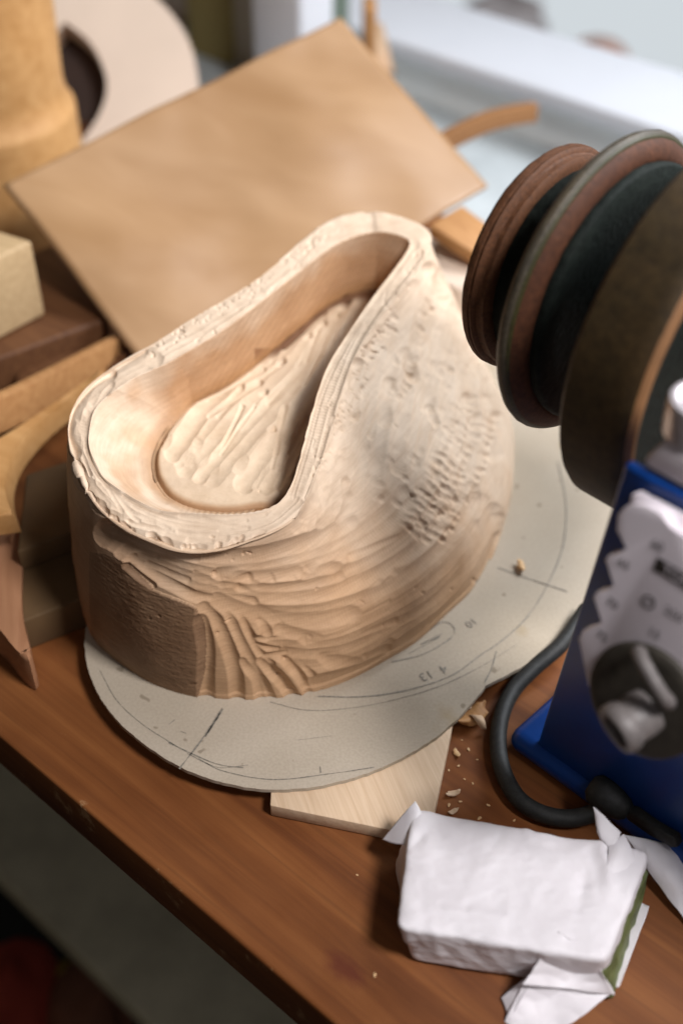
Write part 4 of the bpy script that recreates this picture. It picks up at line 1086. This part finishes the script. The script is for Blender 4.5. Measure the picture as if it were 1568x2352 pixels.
# right behind: thin wood strips, pale board corner
tag(from_bm('bent_strip', sweep_bm(pxpath([(960, 345, .05), (1030, 300, .055), (1110, 262, .055), (1170, 245, .052), (1228, 236, .048)]), 0, .007, .013), M['strip_brown'], auto=40), 'short curved wood strip poking out right of the tan sheet', 'wood strip')
q = P(852, 60, .05)
tag(from_bm('wood_peg', hexa_bm(*obox((q[0] - .006, q[1]), (1, 0), (0, 1), .010, .03, -.0 + .0005, .062), bevel=.002), M['tan_wood'], auto=40), 'thin upright wooden peg behind the top corner of the tan sheet', 'peg')
pk = [P(905, 165, .012), P(850, 150, .012), P(850, 45, .03), P(880, 55, .03)]
tag(from_bm('leather_scrap', prism_bm(pk, (0, 0, -.003)), M['pale_wood']), 'pale pinkish scrap right of the wooden peg', 'scrap')
pk = [P(985, 515, .060), P(1105, 590, .050), P(1160, 545, .050), P(1060, 470, .060)]
tag(from_bm('wood_board', hexa_bm([p - [0, 0, .008] for p in pk], pk, bevel=.001), M['tan_wood'], auto=40), 'small tan board right behind the tip of the hat block', 'board')
pk = crom([P(u, v, .040) for u, v in ((960, 540), (1000, 522), (1040, 540), (1080, 580), (1110, 640), (1060, 660), (1000, 640))], 40)
tag(from_bm('ivory_piece', prism_bm(pk, (0, 0, -.03), bevel=.004), M['ivory_wood'], auto=50), 'pale bluish rounded piece between the hat block tip and the first wheel', 'wood piece')

# ------------------------------------------------------------------ wood chips
def chip(u, v, z, r, label, seed, mat='chip_wood', flat=.35):
    bm = bmesh.new(); bmesh.ops.create_icosphere(bm, subdivisions=3, radius=1); c = P(u, v, z); an = seed * 1.7
    for w in bm.verts:
        k = 1 + .35 * mnoise.noise(w.co * 1.6 + Vector((seed * 5.0, 0, 0))); x, y, zz = w.co.x * r * 1.5 * k, w.co.y * r * .75 * k, w.co.z * r * flat * k
        zz += .25 * x * x / r
        w.co = Vector((c[0] + x * math.cos(an) - y * math.sin(an), c[1] + x * math.sin(an) + y * math.cos(an), z + r * flat + zz))
    tag(from_bm('wood_chip', bm, M[mat], auto=60), label, 'wood chip', 'loose wood chips')


chip(1195, 1306, ZC, .0023, 'biggest wood chip, lying on the grey card beside a pencil line', 1, flat=.6)
chip(1040, 1825, 0, .0018, 'pale wood chip on the bench right of the plywood board', 2, 'pale_wood')
chip(1048, 1732, 0, .0014, 'small wood chip on the bench close to the plywood board edge', 3)
chip(1040, 1866, 0, .0014, 'pale wood chip just above the wrapped bar', 4, 'pale_wood')
chip(1085, 1655, 0, .005, 'crumpled wood shaving under the notch of the card', 6, 'tan_wood', .5)
chip(1066, 1646, 0, .003, 'smaller dark shaving beside the crumpled one under the card', 5, 'red_wood', .6)

src = None
for i_, (u, v) in enumerate([(1060, 1700), (1075, 1722), (1052, 1760), (1066, 1790), (1030, 1850), (1056, 1842), (1085, 1800), (1100, 1880), (1120, 1850), (1030, 1770), (1095, 1745), (1015, 1890), (1180, 1885), (820, 2010), (860, 2240)]):
    if src is None:
        bm = bmesh.new(); bmesh.ops.create_icosphere(bm, subdivisions=2, radius=1)
        for w in bm.verts:
            k = 1 + .4 * mnoise.noise(w.co * 1.9); w.co = Vector((w.co.x * .0011 * k, w.co.y * .0006 * k, w.co.z * .0003 * k + .0003))
        src = o_ = from_bm('wood_crumb', bm, M['chip_wood'])
    else:
        o_ = src.copy(); COL.objects.link(o_)
    o_.location = tuple(P(u, v, 0.0)); o_.rotation_euler = (0, 0, i_ * 1.9); sc_ = .45 + .55 * ((i_ * 37) % 10) / 10; o_.scale = (sc_, sc_, sc_)
    tag(o_, 'tiny loose wood crumb lying on the brown workbench', 'wood crumb', 'tiny wood crumbs on the bench')


def shaving(u, v, z, R_, turns, w, label, seed):
    rnd = random.Random(seed); c = P(u, v, z); n = 40; bm = bmesh.new(); L, Rr = [], []; a0 = rnd.uniform(0, 6.28); tx = np.array([math.cos(a0), math.sin(a0), 0]); ty = np.array([0, 0, 1.0]); tw = np.cross(tx, ty)
    for i in range(n):
        t = i / (n - 1); a = t * turns * 2 * math.pi - 1.5; r = R_ * (.6 + .5 * t)
        p = c + tx * r * math.cos(a) + ty * (r * math.sin(a) + R_ * 1.08) + tw * (t - .5) * w * 1.6; k = w * .5 * math.sin(math.pi * (.12 + .76 * t))
        L.append(bm.verts.new(tuple(p - tw * k))); Rr.append(bm.verts.new(tuple(p + tw * k)))
    for i in range(n - 1): bm.faces.new((L[i], Rr[i], Rr[i + 1], L[i + 1]))
    o = from_bm('wood_shaving', bm, M['pale_wood'], smooth=True); md = o.modifiers.new('thick', 'SOLIDIFY'); md.thickness = .00025
    return tag(o, label, 'wood shaving')


shaving(1090, 1668, .0002, .0030, .8, .0045, 'curled pale wood shaving on the bench just under the card notch', 3)
shaving(1072, 1640, .0002, .0022, .7, .0035, 'small curled shaving tucked under the card edge behind the bigger curl', 8)
